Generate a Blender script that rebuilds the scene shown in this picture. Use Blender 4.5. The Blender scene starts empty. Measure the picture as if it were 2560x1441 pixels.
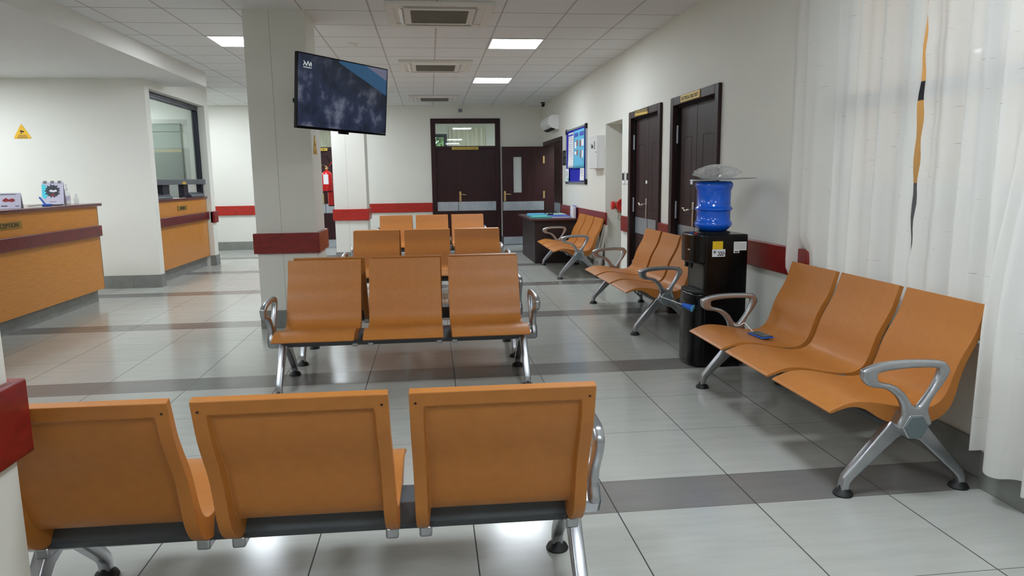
import bpy, bmesh, math, random
from mathutils import Vector, Matrix
random.seed(7)
PI = math.pi
sc = bpy.context.scene
COL = sc.collection

# ------------------------------------------------------------------ camera
FPX = 1765.83
YAW, PIT, ROL = 0.1130, 0.1534, -0.0128
CAMZ = 1.3726
ZC = 2.892          # main ceiling
ZL = 2.705          # lowered ceiling over the reception
def camera():
    cy, sy = math.cos(YAW), math.sin(YAW)
    F = Vector((sy*math.cos(PIT), cy*math.cos(PIT), -math.sin(PIT)))
    R = Vector((cy, -sy, 0)); U = R.cross(F)
    c, s = math.cos(ROL), math.sin(ROL)
    R2 = c*R + s*U; U2 = -s*R + c*U
    m = Matrix((R2, U2, -F)).transposed().to_4x4()
    m.translation = Vector((0, 0, CAMZ))
    cd = bpy.data.cameras.new('camera'); co = bpy.data.objects.new('camera', cd)
    COL.objects.link(co); co.matrix_world = m
    cd.sensor_fit = 'HORIZONTAL'; cd.sensor_width = 36; cd.lens = FPX/2560*36
    cd.clip_start = 0.05; cd.clip_end = 200
    sc.camera = co
camera()

# ------------------------------------------------------------------ materials
def lin(c): return tuple(((x/255)/12.92 if x/255 <= .04045 else ((x/255+.055)/1.055)**2.4) for x in c)
def mat(name, rgb, rough=.5, metal=0, spec=.5, noise=0, nscale=8, bump=0, bscale=60, trans=0, coat=0, alpha=1, stretch=(1, 1, 1), ior=None, emit=None, estr=0, croughness=.1):
    m = bpy.data.materials.new(name); m.use_nodes = True
    nt = m.node_tree; b = nt.nodes['Principled BSDF']
    c = lin(rgb) + (1,)
    b.inputs['Base Color'].default_value = c
    b.inputs['Roughness'].default_value = rough; b.inputs['Metallic'].default_value = metal
    b.inputs['Specular IOR Level'].default_value = spec
    b.inputs['Transmission Weight'].default_value = trans
    b.inputs['Coat Weight'].default_value = coat; b.inputs['Coat Roughness'].default_value = croughness
    b.inputs['Alpha'].default_value = alpha
    if ior: b.inputs['IOR'].default_value = ior
    if emit:
        b.inputs['Emission Color'].default_value = lin(emit)+(1,); b.inputs['Emission Strength'].default_value = estr
    if noise or bump:
        tc = nt.nodes.new('ShaderNodeTexCoord'); mp = nt.nodes.new('ShaderNodeMapping')
        mp.inputs['Scale'].default_value = stretch
        nt.links.new(tc.outputs['Object'], mp.inputs['Vector'])
    if noise:
        n = nt.nodes.new('ShaderNodeTexNoise'); n.inputs['Scale'].default_value = nscale; n.inputs['Detail'].default_value = 5
        nt.links.new(mp.outputs[0], n.inputs['Vector'])
        r = nt.nodes.new('ShaderNodeMapRange'); r.inputs['From Min'].default_value = .3; r.inputs['From Max'].default_value = .7
        r.inputs['To Min'].default_value = 1-noise; r.inputs['To Max'].default_value = 1+noise
        nt.links.new(n.outputs['Fac'], r.inputs['Value'])
        mx = nt.nodes.new('ShaderNodeVectorMath'); mx.operation = 'SCALE'; mx.inputs[0].default_value = c[:3]
        nt.links.new(r.outputs[0], mx.inputs['Scale']); nt.links.new(mx.outputs[0], b.inputs['Base Color'])
    if bump:
        n2 = nt.nodes.new('ShaderNodeTexNoise'); n2.inputs['Scale'].default_value = bscale; n2.inputs['Detail'].default_value = 3
        nt.links.new(mp.outputs[0], n2.inputs['Vector'])
        bp = nt.nodes.new('ShaderNodeBump'); bp.inputs['Strength'].default_value = bump; bp.inputs['Distance'].default_value = .002
        nt.links.new(n2.outputs['Fac'], bp.inputs['Height']); nt.links.new(bp.outputs[0], b.inputs['Normal'])
    return m

class NT:
    def __init__(s, m): s.t = m.node_tree
    def n(s, typ, **kw):
        x = s.t.nodes.new(typ)
        for k, v in kw.items(): setattr(x, k, v)
        return x
    def math(s, op, a, b=None):
        x = s.n('ShaderNodeMath', operation=op)
        for i, v in enumerate((a, b)):
            if v is None: continue
            if isinstance(v, (int, float)): x.inputs[i].default_value = v
            else: s.t.links.new(v, x.inputs[i])
        return x.outputs[0]
    def link(s, a, b): s.t.links.new(a, b)

M = {}
M['wall'] = mat('cream wall paint', (224, 223, 214), .62, noise=.02, nscale=1.5, bump=.05, bscale=90)
M['wall_ext'] = mat('orange outside wall', (190, 128, 46), .8, noise=.12, nscale=4)
M['dark_ext'] = mat('dark outside wall', (52, 44, 56), .8)
M['soffit'] = mat('white soffit paint', (222, 220, 214), .7)
M['lowceil'] = mat('grey plaster ceiling', (218, 219, 217), .85, noise=.02, nscale=2)
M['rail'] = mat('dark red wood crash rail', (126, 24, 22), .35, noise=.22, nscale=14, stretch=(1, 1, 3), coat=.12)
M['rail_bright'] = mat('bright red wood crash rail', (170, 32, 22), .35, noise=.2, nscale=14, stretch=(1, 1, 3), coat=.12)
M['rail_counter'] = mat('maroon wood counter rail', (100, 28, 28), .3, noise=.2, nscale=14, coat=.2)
M['base'] = mat('grey tile skirting', (128, 129, 125), .35, noise=.1, nscale=9)
M['seat'] = mat('orange brown moulded polyurethane', (181, 114, 48), .42, noise=.05, nscale=30, bump=.04, bscale=300, spec=.45)
M['alu'] = mat('cast aluminium', (178, 180, 184), .3, metal=.95, noise=.05, nscale=20)
M['alu_cover'] = mat('grey plastic cover', (98, 110, 114), .5)
M['beam'] = mat('dark steel beam', (72, 75, 79), .5)
M['rubber'] = mat('black rubber', (18, 18, 20), .5)
M['black'] = mat('black glossy plastic', (5, 5, 6), .2, spec=.35)
M['blackmat'] = mat('matt black plastic', (14, 14, 15), .5, spec=.3)
M['darkwood'] = mat('dark maroon wood', (46, 18, 21), .45, noise=.3, nscale=10, stretch=(1, 1, .25), spec=.3)
M['darkwood2'] = mat('dark brown stained wood', (46, 24, 24), .45, noise=.25, nscale=12, stretch=(1, 1, .25), spec=.35)
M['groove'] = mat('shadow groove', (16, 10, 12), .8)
M['steel'] = mat('brushed steel plate', (176, 184, 192), .38, metal=.75, noise=.1, nscale=7)
M['brass'] = mat('satin brass', (206, 176, 120), .32, metal=.85)
M['handle'] = mat('satin nickel', (206, 196, 186), .28, metal=.85)
M['yellow_sign'] = mat('brass yellow sign plate', (206, 172, 66), .4, metal=.2)
M['ink'] = mat('black ink', (16, 15, 14), .6)
M['greyink'] = mat('grey ink', (120, 124, 130), .7)
M['white'] = mat('white plastic', (228, 229, 227), .4)
M['paper'] = mat('white paper', (232, 232, 236), .7)
M['greyplastic'] = mat('grey intake grille', (128, 124, 112), .6, noise=.15, nscale=120)
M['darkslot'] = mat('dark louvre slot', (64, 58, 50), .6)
M['counter'] = mat('honey wood laminate', (196, 128, 46), .38, noise=.1, nscale=22, stretch=(.3, .3, 3), coat=.15)
M['worktop'] = mat('mahogany worktop', (92, 36, 32), .25, noise=.15, nscale=15, coat=.4)
M['frame'] = mat('dark anodised frame', (44, 46, 56), .35, metal=.4)
M['ledge'] = mat('grey painted metal ledge', (108, 112, 118), .4, metal=.5)
M['glass'] = mat('clear glass', (235, 245, 240), .02, trans=1, ior=1.45, spec=.5)
M['frost'] = mat('obscured glass', (206, 210, 208), .35, trans=.25)
M['blueboard'] = mat('blue felt', (22, 28, 168), .85, noise=.06, nscale=60)
M['cyan'] = mat('cyan paper', (96, 180, 214), .7, noise=.1, nscale=30)
M['teal'] = mat('teal folder', (92, 176, 172), .55)
M['mint'] = mat('pale green folder', (178, 212, 196), .6)
M['bluebook'] = mat('blue book cover', (70, 92, 190), .5)
M['red'] = mat('red enamel', (202, 20, 22), .28, coat=.4)
M['yellow'] = mat('yellow note', (232, 190, 24), .6)
M['sign_tri'] = mat('yellow warning plate', (228, 178, 14), .45)
M['bottle'] = mat('blue translucent bottle plastic', (10, 96, 222), .14, spec=.5, coat=.4, noise=.12, nscale=9)
M['water'] = mat('blue water shade', (10, 60, 170), .2)
M['phoneblue'] = mat('blue phone case', (30, 92, 190), .4)
M['screen'] = mat('black phone glass', (10, 12, 18), .08, coat=.5)
M['cord'] = mat('white cord', (220, 220, 215), .5)
M['board_brown'] = mat('dark brown board', (74, 58, 46), .6, noise=.15, nscale=8)
M['brownprint'] = mat('brown print', (150, 110, 104), .7)
M['joint'] = mat('filled wall joint', (176, 173, 164), .8)
M['lilac'] = mat('lilac card', (206, 204, 222), .6)
M['cyanink'] = mat('bright cyan print', (84, 214, 232), .6)
M['redink'] = mat('dark red print', (150, 34, 44), .6)
M['green'] = mat('green plastic', (92, 150, 50), .5)
M['bagplastic'] = None
def plastic_bag(name, tint, a):
    m = bpy.data.materials.new(name); m.use_nodes = True; t = NT(m)
    out = m.node_tree.nodes['Material Output']; p = m.node_tree.nodes['Principled BSDF']
    p.inputs['Base Color'].default_value = lin(tint)+(1,); p.inputs['Roughness'].default_value = .15
    tr = t.n('ShaderNodeBsdfTransparent'); mx = t.n('ShaderNodeMixShader'); mx.inputs[0].default_value = a
    t.link(tr.outputs[0], mx.inputs[1]); t.link(p.outputs[0], mx.inputs[2]); t.link(mx.outputs[0], out.inputs[0])
    return m
def bag_mat():
    m = bpy.data.materials.new('clear crinkled plastic'); m.use_nodes = True; t = NT(m)
    out = m.node_tree.nodes['Material Output']; m.node_tree.nodes.remove(m.node_tree.nodes['Principled BSDF'])
    tr = t.n('ShaderNodeBsdfTransparent'); tl = t.n('ShaderNodeBsdfTranslucent'); d = t.n('ShaderNodeBsdfDiffuse'); g = t.n('ShaderNodeBsdfGlossy'); g.inputs['Roughness'].default_value = .12
    for x in (tl, d): x.inputs[0].default_value = (.9, .9, .9, 1)
    a = t.n('ShaderNodeMixShader'); a.inputs[0].default_value = .5; t.link(tl.outputs[0], a.inputs[1]); t.link(d.outputs[0], a.inputs[2])
    b = t.n('ShaderNodeMixShader'); b.inputs[0].default_value = .22; t.link(a.outputs[0], b.inputs[1]); t.link(g.outputs[0], b.inputs[2])
    c = t.n('ShaderNodeMixShader'); c.inputs[0].default_value = .42; t.link(tr.outputs[0], c.inputs[1]); t.link(b.outputs[0], c.inputs[2])
    t.link(c.outputs[0], out.inputs[0]); return m
M['bagplastic'] = bag_mat()
M['wrap'] = plastic_bag('clear plastic sheet', (200, 196, 186), .3)
M['clearplastic'] = plastic_bag('clear bottle plastic', (214, 222, 222), .3)

def curtain_mat():
    m = bpy.data.materials.new('white sheer slub fabric'); m.use_nodes = True; t = NT(m)
    out = m.node_tree.nodes['Material Output']; m.node_tree.nodes.remove(m.node_tree.nodes['Principled BSDF'])
    tc = t.n('ShaderNodeTexCoord'); mp = t.n('ShaderNodeMapping'); mp.inputs['Scale'].default_value = (1, 14, 160)
    t.link(tc.outputs['Object'], mp.inputs['Vector'])
    nz = t.n('ShaderNodeTexNoise'); nz.inputs['Scale'].default_value = 1.0; nz.inputs['Detail'].default_value = 2
    t.link(mp.outputs[0], nz.inputs['Vector'])
    slub = t.math('GREATER_THAN', nz.outputs['Fac'], .735)
    mc = t.n('ShaderNodeMix', data_type='RGBA'); mc.inputs['A'].default_value = lin((238, 236, 232))+(1,); mc.inputs['B'].default_value = lin((202, 196, 188))+(1,)
    t.link(slub, mc.inputs['Factor'])
    d = t.n('ShaderNodeBsdfDiffuse'); tl = t.n('ShaderNodeBsdfTranslucent'); tr = t.n('ShaderNodeBsdfTransparent')
    t.link(mc.outputs['Result'], d.inputs[0]); t.link(mc.outputs['Result'], tl.inputs[0])
    m1 = t.n('ShaderNodeMixShader'); m1.inputs[0].default_value = .32
    t.link(d.outputs[0], m1.inputs[1]); t.link(tl.outputs[0], m1.inputs[2])
    m2 = t.n('ShaderNodeMixShader'); m2.inputs[0].default_value = .1
    t.link(m1.outputs[0], m2.inputs[1]); t.link(tr.outputs[0], m2.inputs[2])
    t.link(m2.outputs[0], out.inputs[0])
    return m
M['curtain'] = curtain_mat()

def emit_mat(name, rgb, s):
    m = bpy.data.materials.new(name); m.use_nodes = True; t = NT(m)
    out = m.node_tree.nodes['Material Output']; m.node_tree.nodes.remove(m.node_tree.nodes['Principled BSDF'])
    e = t.n('ShaderNodeEmission'); e.inputs[0].default_value = lin(rgb)+(1,); e.inputs[1].default_value = s
    t.link(e.outputs[0], out.inputs[0]); return m
M['panel'] = emit_mat('lit LED panel', (238, 247, 255), 22.0)

def floor_mat():
    m = bpy.data.materials.new('grey porcelain floor tiles'); m.use_nodes = True; t = NT(m)
    b = m.node_tree.nodes['Principled BSDF']
    tc = t.n('ShaderNodeTexCoord'); sp = t.n('ShaderNodeSeparateXYZ'); t.link(tc.outputs['Object'], sp.inputs[0])
    u = t.math('DIVIDE', t.math('SUBTRACT', sp.outputs[0], 1.334-60), .6)
    v = t.math('DIVIDE', t.math('SUBTRACT', sp.outputs[1], 2.6835-63), .6)
    uf = t.math('FRACT', u)
    vp = t.math('MULTIPLY', t.math('FRACT', t.math('DIVIDE', v, 3.5)), 3.5)
    dark = t.math('LESS_THAN', vp, .5)
    vf = t.math('FRACT', t.math('ADD', vp, .5))          # joints at .5, 1.5, 2.5
    e = .0042
    lu = t.math('MAXIMUM', t.math('LESS_THAN', uf, e), t.math('GREATER_THAN', uf, 1-e))
    e2 = .0026
    lv = t.math('MAXIMUM', t.math('LESS_THAN', vf, e2), t.math('GREATER_THAN', vf, 1-e2))
    lv = t.math('MULTIPLY', lv, t.math('GREATER_THAN', vp, .3))
    lv = t.math('MAXIMUM', lv, t.math('MAXIMUM', t.math('LESS_THAN', vp, e2), t.math('GREATER_THAN', vp, 3.5-e2)))
    line = t.math('MAXIMUM', lu, lv)
    mp = t.n('ShaderNodeMapping'); mp.inputs['Scale'].default_value = (2.2, 14, 1); t.link(tc.outputs['Object'], mp.inputs['Vector'])
    nz = t.n('ShaderNodeTexNoise'); nz.inputs['Scale'].default_value = 1.3; nz.inputs['Detail'].default_value = 6; nz.inputs['Roughness'].default_value = .65
    t.link(mp.outputs[0], nz.inputs['Vector'])
    cb = t.n('ShaderNodeCombineXYZ'); t.link(t.math('FLOOR', u), cb.inputs[0]); t.link(t.math('FLOOR', t.math('ADD', v, .001)), cb.inputs[1])
    wn = t.n('ShaderNodeTexWhiteNoise'); t.link(cb.outputs[0], wn.inputs['Vector'])
    gain = t.math('ADD', t.math('MULTIPLY', t.math('SUBTRACT', nz.outputs['Fac'], .5), .30), t.math('ADD', .97, t.math('MULTIPLY', wn.outputs['Value'], .06)))
    m1 = t.n('ShaderNodeMix', data_type='RGBA'); m1.inputs['A'].default_value = lin((178, 179, 173))+(1,); m1.inputs['B'].default_value = lin((124, 122, 119))+(1,)
    t.link(dark, m1.inputs['Factor'])
    sc_ = t.n('ShaderNodeVectorMath', operation='SCALE'); t.link(m1.outputs['Result'], sc_.inputs[0]); t.link(gain, sc_.inputs['Scale'])
    m2 = t.n('ShaderNodeMix', data_type='RGBA'); t.link(line, m2.inputs['Factor']); t.link(sc_.outputs[0], m2.inputs['A']); m2.inputs['B'].default_value = lin((46, 43, 42))+(1,)
    t.link(m2.outputs['Result'], b.inputs['Base Color'])
    r = t.math('ADD', t.math('MULTIPLY', nz.outputs['Fac'], .1), .125)
    t.link(t.math('ADD', r, t.math('MULTIPLY', line, .5)), b.inputs['Roughness'])
    b.inputs['Specular IOR Level'].default_value = .55
    return m
M['floor'] = floor_mat()

def ceil_mat():
    m = bpy.data.materials.new('mineral fibre ceiling tiles'); m.use_nodes = True; t = NT(m)
    b = m.node_tree.nodes['Principled BSDF']
    tc = t.n('ShaderNodeTexCoord'); sp = t.n('ShaderNodeSeparateXYZ'); t.link(tc.outputs['Object'], sp.inputs[0])
    u = t.math('FRACT', t.math('DIVIDE', t.math('SUBTRACT', sp.outputs[0], .711-60), .6))
    v = t.math('FRACT', t.math('DIVIDE', t.math('SUBTRACT', sp.outputs[1], 6.804-60), .6))
    def near(x, e): return t.math('MAXIMUM', t.math('LESS_THAN', x, e), t.math('GREATER_THAN', x, 1-e))
    lu = near(u, .014); lv = near(v, .011)
    nz = t.n('ShaderNodeTexNoise'); nz.inputs['Scale'].default_value = 140; t.link(tc.outputs['Object'], nz.inputs['Vector'])
    g = t.math('ADD', .93, t.math('MULTIPLY', nz.outputs['Fac'], .14))
    base = t.n('ShaderNodeVectorMath', operation='SCALE'); base.inputs[0].default_value = lin((226, 228, 228)); t.link(g, base.inputs['Scale'])
    m1 = t.n('ShaderNodeMix', data_type='RGBA'); t.link(lu, m1.inputs['Factor']); t.link(base.outputs[0], m1.inputs['A']); m1.inputs['B'].default_value = lin((186, 184, 180))+(1,)
    m2 = t.n('ShaderNodeMix', data_type='RGBA'); t.link(lv, m2.inputs['Factor']); t.link(m1.outputs['Result'], m2.inputs['A']); m2.inputs['B'].default_value = lin((150, 146, 140))+(1,)
    t.link(m2.outputs['Result'], b.inputs['Base Color']); b.inputs['Roughness'].default_value = .85; b.inputs['Specular IOR Level'].default_value = .2
    return m
M['ceiling'] = ceil_mat()

def screen_mat():
    m = bpy.data.materials.new('dark blue television picture'); m.use_nodes = True; t = NT(m)
    b = m.node_tree.nodes['Principled BSDF']
    tc = t.n('ShaderNodeTexCoord'); sp = t.n('ShaderNodeSeparateXYZ'); t.link(tc.outputs['Object'], sp.inputs[0])
    x, z = sp.outputs[0], sp.outputs[2]      # x -.5..5, z -.28..28
    nz = t.n('ShaderNodeTexNoise'); nz.inputs['Scale'].default_value = 5; nz.inputs['Detail'].default_value = 9; nz.inputs['Roughness'].default_value = .62
    t.link(tc.outputs['Object'], nz.inputs['Vector'])
    rp = t.n('ShaderNodeValToRGB'); e = rp.color_ramp.elements
    e[0].position = .30; e[0].color = lin((17, 23, 36))+(1,); e[1].position = .70; e[1].color = lin((116, 122, 140))+(1,)
    k = rp.color_ramp.elements.new(.52); k.color = lin((45, 53, 76))+(1,)
    t.link(nz.outputs['Fac'], rp.inputs[0])
    # dark upper right, bright below left
    d = t.math('ADD', t.math('MULTIPLY', x, -.75), t.math('MULTIPLY', z, -2.0))
    cl = t.n('ShaderNodeMapRange'); cl.inputs['From Min'].default_value = -.70; cl.inputs['From Max'].default_value = .02; cl.inputs['To Min'].default_value = 0; cl.inputs['To Max'].default_value = 1
    t.link(d, cl.inputs['Value'])
    m0 = t.n('ShaderNodeMix', data_type='RGBA'); t.link(cl.outputs[0], m0.inputs['Factor']); m0.inputs['A'].default_value = lin((14, 20, 22))+(1,); t.link(rp.outputs[0], m0.inputs['B'])
    # bluish band upper right
    s1 = t.math('SUBTRACT', z, t.math('ADD', .235, t.math('MULTIPLY', x, -.36)))
    band = t.math('MULTIPLY', t.math('GREATER_THAN', s1, 0), t.math('GREATER_THAN', x, -.07))
    m1 = t.n('ShaderNodeMix', data_type='RGBA'); t.link(band, m1.inputs['Factor']); t.link(m0.outputs['Result'], m1.inputs['A']); m1.inputs['B'].default_value = lin((44, 84, 118))+(1,)
    cor = t.math('MULTIPLY', t.math('GREATER_THAN', t.math('SUBTRACT', z, t.math('ADD', .36, t.math('MULTIPLY', x, -.36))), 0), t.math('GREATER_THAN', x, .2))
    m2 = t.n('ShaderNodeMix', data_type='RGBA'); t.link(cor, m2.inputs['Factor']); t.link(m1.outputs['Result'], m2.inputs['A']); m2.inputs['B'].default_value = lin((104, 106, 128))+(1,)
    b.inputs['Base Color'].default_value = (.004, .005, .008, 1); b.inputs['Roughness'].default_value = .25
    t.link(m2.outputs['Result'], b.inputs['Emission Color']); b.inputs['Emission Strength'].default_value = .42
    return m
M['tvpic'] = screen_mat()

def leafy():
    m = bpy.data.materials.new('sunlit leaves'); m.use_nodes = True; t = NT(m); b = m.node_tree.nodes['Principled BSDF']
    tc = t.n('ShaderNodeTexCoord'); nz = t.n('ShaderNodeTexNoise'); nz.inputs['Scale'].default_value = 9; nz.inputs['Detail'].default_value = 6
    t.link(tc.outputs['Object'], nz.inputs['Vector'])
    rp = t.n('ShaderNodeValToRGB'); e = rp.color_ramp.elements; e[0].position = .35; e[0].color = lin((26, 52, 22))+(1,); e[1].position = .7; e[1].color = lin((150, 190, 130))+(1,)
    t.link(nz.outputs['Fac'], rp.inputs[0]); t.link(rp.outputs[0], b.inputs['Base Color']); b.inputs['Roughness'].default_value = .8
    return m
M['leaf'] = leafy()

# ------------------------------------------------------------------ geometry helpers
def smooth(me, ang=40):
    for p in me.polygons: p.use_smooth = True
    me.set_sharp_from_angle(angle=math.radians(ang))

class MB:
    def __init__(s): s.bm = bmesh.new()
    def box(s, x0, x1, y0, y1, z0, z1):
        if x0 > x1: x0, x1 = x1, x0
        if y0 > y1: y0, y1 = y1, y0
        if z0 > z1: z0, z1 = z1, z0
        v = [s.bm.verts.new((x, y, z)) for z in (z0, z1) for y in (y0, y1) for x in (x0, x1)]
        for f in ((0, 2, 3, 1), (4, 5, 7, 6), (0, 1, 5, 4), (2, 6, 7, 3), (0, 4, 6, 2), (1, 3, 7, 5)): s.bm.faces.new([v[i] for i in f])
        return s
    def hexa(s, pts):   # 8 points: bottom loop 4, top loop 4
        v = [s.bm.verts.new(p) for p in pts]
        for f in ((3, 2, 1, 0), (4, 5, 6, 7), (0, 1, 5, 4), (1, 2, 6, 5), (2, 3, 7, 6), (3, 0, 4, 7)): s.bm.faces.new([v[i] for i in f])
        return s
    def prism(s, pts, fn, d0, d1):   # closed 2-D outline -> solid between depths; fn(a,b,d) -> xyz
        A = [s.bm.verts.new(fn(a, b, d0)) for a, b in pts]; B = [s.bm.verts.new(fn(a, b, d1)) for a, b in pts]
        n = len(pts); s.bm.faces.new(A[::-1]); s.bm.faces.new(B)
        for i in range(n): s.bm.faces.new((A[i], A[(i+1) % n], B[(i+1) % n], B[i]))
        return s
    def lathe(s, prof, c=(0, 0, 0), axis='z', n=32, cap=True):   # profile of (r, h)
        rings = []
        for r, h in prof:
            if r < 1e-6: rings.append([s.bm.verts.new(s._ax(0, 0, h, axis, c))])
            else: rings.append([s.bm.verts.new(s._ax(r*math.cos(2*PI*i/n), r*math.sin(2*PI*i/n), h, axis, c)) for i in range(n)])
        for a, b in zip(rings, rings[1:]):
            for i in range(n):
                j = (i+1) % n
                q = [a[i % len(a)], a[j % len(a)], b[j % len(b)], b[i % len(b)]]
                q = list(dict.fromkeys(q))
                if len(q) > 2: s.bm.faces.new(q)
        for e, rev in ((rings[0], True), (rings[-1], False)):
            if cap and len(e) > 2: s.bm.faces.new(e[::-1] if rev else e)
        return s
    def _ax(s, a, b, h, axis, c):
        if axis == 'z': p = (a, b, h)
        elif axis == 'x': p = (h, a, b)
        else: p = (b, h, a)
        return (p[0]+c[0], p[1]+c[1], p[2]+c[2])
    def tube(s, path, r, n=10):
        P = [Vector(p) for p in path]; rings = []; up = None
        for i, p in enumerate(P):
            t = (P[min(i+1, len(P)-1)]-P[max(i-1, 0)]).normalized()
            if up is None: up = Vector((0, 0, 1)) if abs(t.z) < .9 else Vector((1, 0, 0))
            a = t.cross(up).normalized(); up = a.cross(t).normalized()
            rr = r[i] if isinstance(r, (list, tuple)) else r
            rings.append([s.bm.verts.new(p+rr*(math.cos(2*PI*k/n)*a+math.sin(2*PI*k/n)*up)) for k in range(n)])
        for A, B in zip(rings, rings[1:]):
            for k in range(n): s.bm.faces.new((A[k], A[(k+1) % n], B[(k+1) % n], B[k]))
        s.bm.faces.new(rings[0][::-1]); s.bm.faces.new(rings[-1]); return s
    def grid(s, f, nu, nv):
        V = [[s.bm.verts.new(f(i/nu, j/nv)) for i in range(nu+1)] for j in range(nv+1)]
        for j in range(nv):
            for i in range(nu): s.bm.faces.new((V[j][i], V[j][i+1], V[j+1][i+1], V[j+1][i]))
        return s
    def build(s, name, m, parent=None, bevel=0, seg=2, sm=True, loc=None, ang=40, label=None):
        bmesh.ops.recalc_face_normals(s.bm, faces=s.bm.faces[:])
        me = bpy.data.meshes.new(name); s.bm.to_mesh(me); s.bm.free()
        if sm: smooth(me, ang)
        me.materials.append(m)
        o = bpy.data.objects.new(name, me); COL.objects.link(o)
        if loc: o.location = loc
        if parent: o.parent = parent
        if bevel:
            b = o.modifiers.new('soft edges', 'BEVEL'); b.width = bevel; b.segments = seg; b.limit_method = 'ANGLE'; b.angle_limit = math.radians(40)
        if label: o['label'] = label
        return o

def spline_closed(pts, n=6):
    out = []; N = len(pts)
    for i in range(N):
        p0, p1, p2, p3 = (Vector(pts[(i+k-1) % N]) for k in range(4))
        for j in range(n):
            t = j/n
            out.append(tuple(.5*((2*p1)+(p2-p0)*t+(2*p0-5*p1+4*p2-p3)*t*t+(3*p1-p0-3*p2+p3)*t**3)))
    return out
def spline_open(pts, n=6):
    out = []; N = len(pts)
    for i in range(N-1):
        p0 = Vector(pts[max(i-1, 0)]); p1 = Vector(pts[i]); p2 = Vector(pts[i+1]); p3 = Vector(pts[min(i+2, N-1)])
        for j in range(n):
            t = j/n
            out.append(tuple(.5*((2*p1)+(p2-p0)*t+(2*p0-5*p1+4*p2-p3)*t*t+(3*p1-p0-3*p2+p3)*t**3)))
    out.append(tuple(pts[-1])); return out

def plate(name, loops, thick, rnd, m, mw, parent=None):
    """2-D outline(s) with holes -> rounded solid mesh; mw maps (a, b, c) local to parent space (Matrix)."""
    cu = bpy.data.curves.new('outline', 'CURVE'); cu.dimensions = '2D'; cu.fill_mode = 'BOTH'
    cu.extrude = max(thick/2-rnd, .0005); cu.bevel_depth = rnd; cu.bevel_resolution = 2; cu.offset = -rnd
    for lp in loops:
        sp = cu.splines.new('POLY'); sp.points.add(len(lp)-1); sp.use_cyclic_u = True
        for p, (a, b) in zip(sp.points, lp): p.co = (a, b, 0, 1)
    t = bpy.data.objects.new('outline', cu); COL.objects.link(t)
    dg = bpy.context.evaluated_depsgraph_get(); dg.update()
    me = bpy.data.meshes.new_from_object(t.evaluated_get(dg)); bpy.data.objects.remove(t); bpy.data.curves.remove(cu)
    me.name = name; me.transform(mw); me.materials.clear(); me.materials.append(m)
    b = bmesh.new(); b.from_mesh(me); bmesh.ops.remove_doubles(b, verts=b.verts[:], dist=1e-5); bmesh.ops.recalc_face_normals(b, faces=b.faces[:]); b.to_mesh(me); b.free()
    smooth(me, 50)
    o = bpy.data.objects.new(name, me); COL.objects.link(o)
    if parent: o.parent = parent
    return o

def text(name, s, w, h, m, mw, parent=None, ext=.0008):
    """lettering fitted into a w x h rectangle centred on the origin of mw."""
    cu = bpy.data.curves.new('lettering', 'FONT'); cu.body = s; cu.align_x = 'CENTER'; cu.align_y = 'CENTER'; cu.extrude = ext; cu.offset = .01
    t = bpy.data.objects.new('lettering', cu); COL.objects.link(t)
    dg = bpy.context.evaluated_depsgraph_get(); dg.update()
    me = bpy.data.meshes.new_from_object(t.evaluated_get(dg)); bpy.data.objects.remove(t); bpy.data.curves.remove(cu)
    xs = [v.co.x for v in me.vertices]; ys = [v.co.y for v in me.vertices]
    cx, cy = (max(xs)+min(xs))/2, (max(ys)+min(ys))/2
    S = Matrix.Diagonal((w/(max(xs)-min(xs)), h/(max(ys)-min(ys)), 1, 1)) @ Matrix.Translation((-cx, -cy, 0))
    me.transform(mw @ S); me.name = name; me.materials.clear(); me.materials.append(m)
    o = bpy.data.objects.new(name, me); COL.objects.link(o)
    if parent: o.parent = parent
    return o
def face_mw(c, right, up):
    r = Vector(right).normalized(); u = Vector(up).normalized(); n = r.cross(u)
    m = Matrix((r, u, n)).transposed().to_4x4(); m.translation = Vector(c); return m
def mw_right(y, z, x): return face_mw((x, y, z), (0, -1, 0), (0, 0, 1))      # on the right wall, facing -x
def mw_far(x, z, y): return face_mw((x, y, z), (1, 0, 0), (0, 0, 1))         # facing the camera
def mw_left(y, z, x): return face_mw((x, y, z), (0, 1, 0), (0, 0, 1))        # on the left, facing +x

def tag(o, label, cat, group=None, kind=None):
    o['label'] = label; o['category'] = cat
    if group: o['group'] = group
    if kind: o['kind'] = kind
    return o
def thing(name, label, cat, loc=(0, 0, 0), rz=0, group=None, kind=None):
    o = bpy.data.objects.new(name, None); o.empty_display_size = .1; COL.objects.link(o)
    o.location = loc; o.rotation_euler = (0, 0, rz); return tag(o, label, cat, group, kind)
def kids(o): return [c for c in bpy.data.objects if c.parent is o]
def dup(root, loc, rz, label):
    r = root.copy(); COL.objects.link(r); r.location = loc; r.rotation_euler = (0, 0, rz); r['label'] = label
    for ch in kids(root):
        c = ch.copy(); COL.objects.link(c); c.parent = r
        for g in kids(ch):
            d = g.copy(); COL.objects.link(d); d.parent = c
    return r
def struct(o, label, cat): return tag(o, label, cat, kind='structure')

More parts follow.
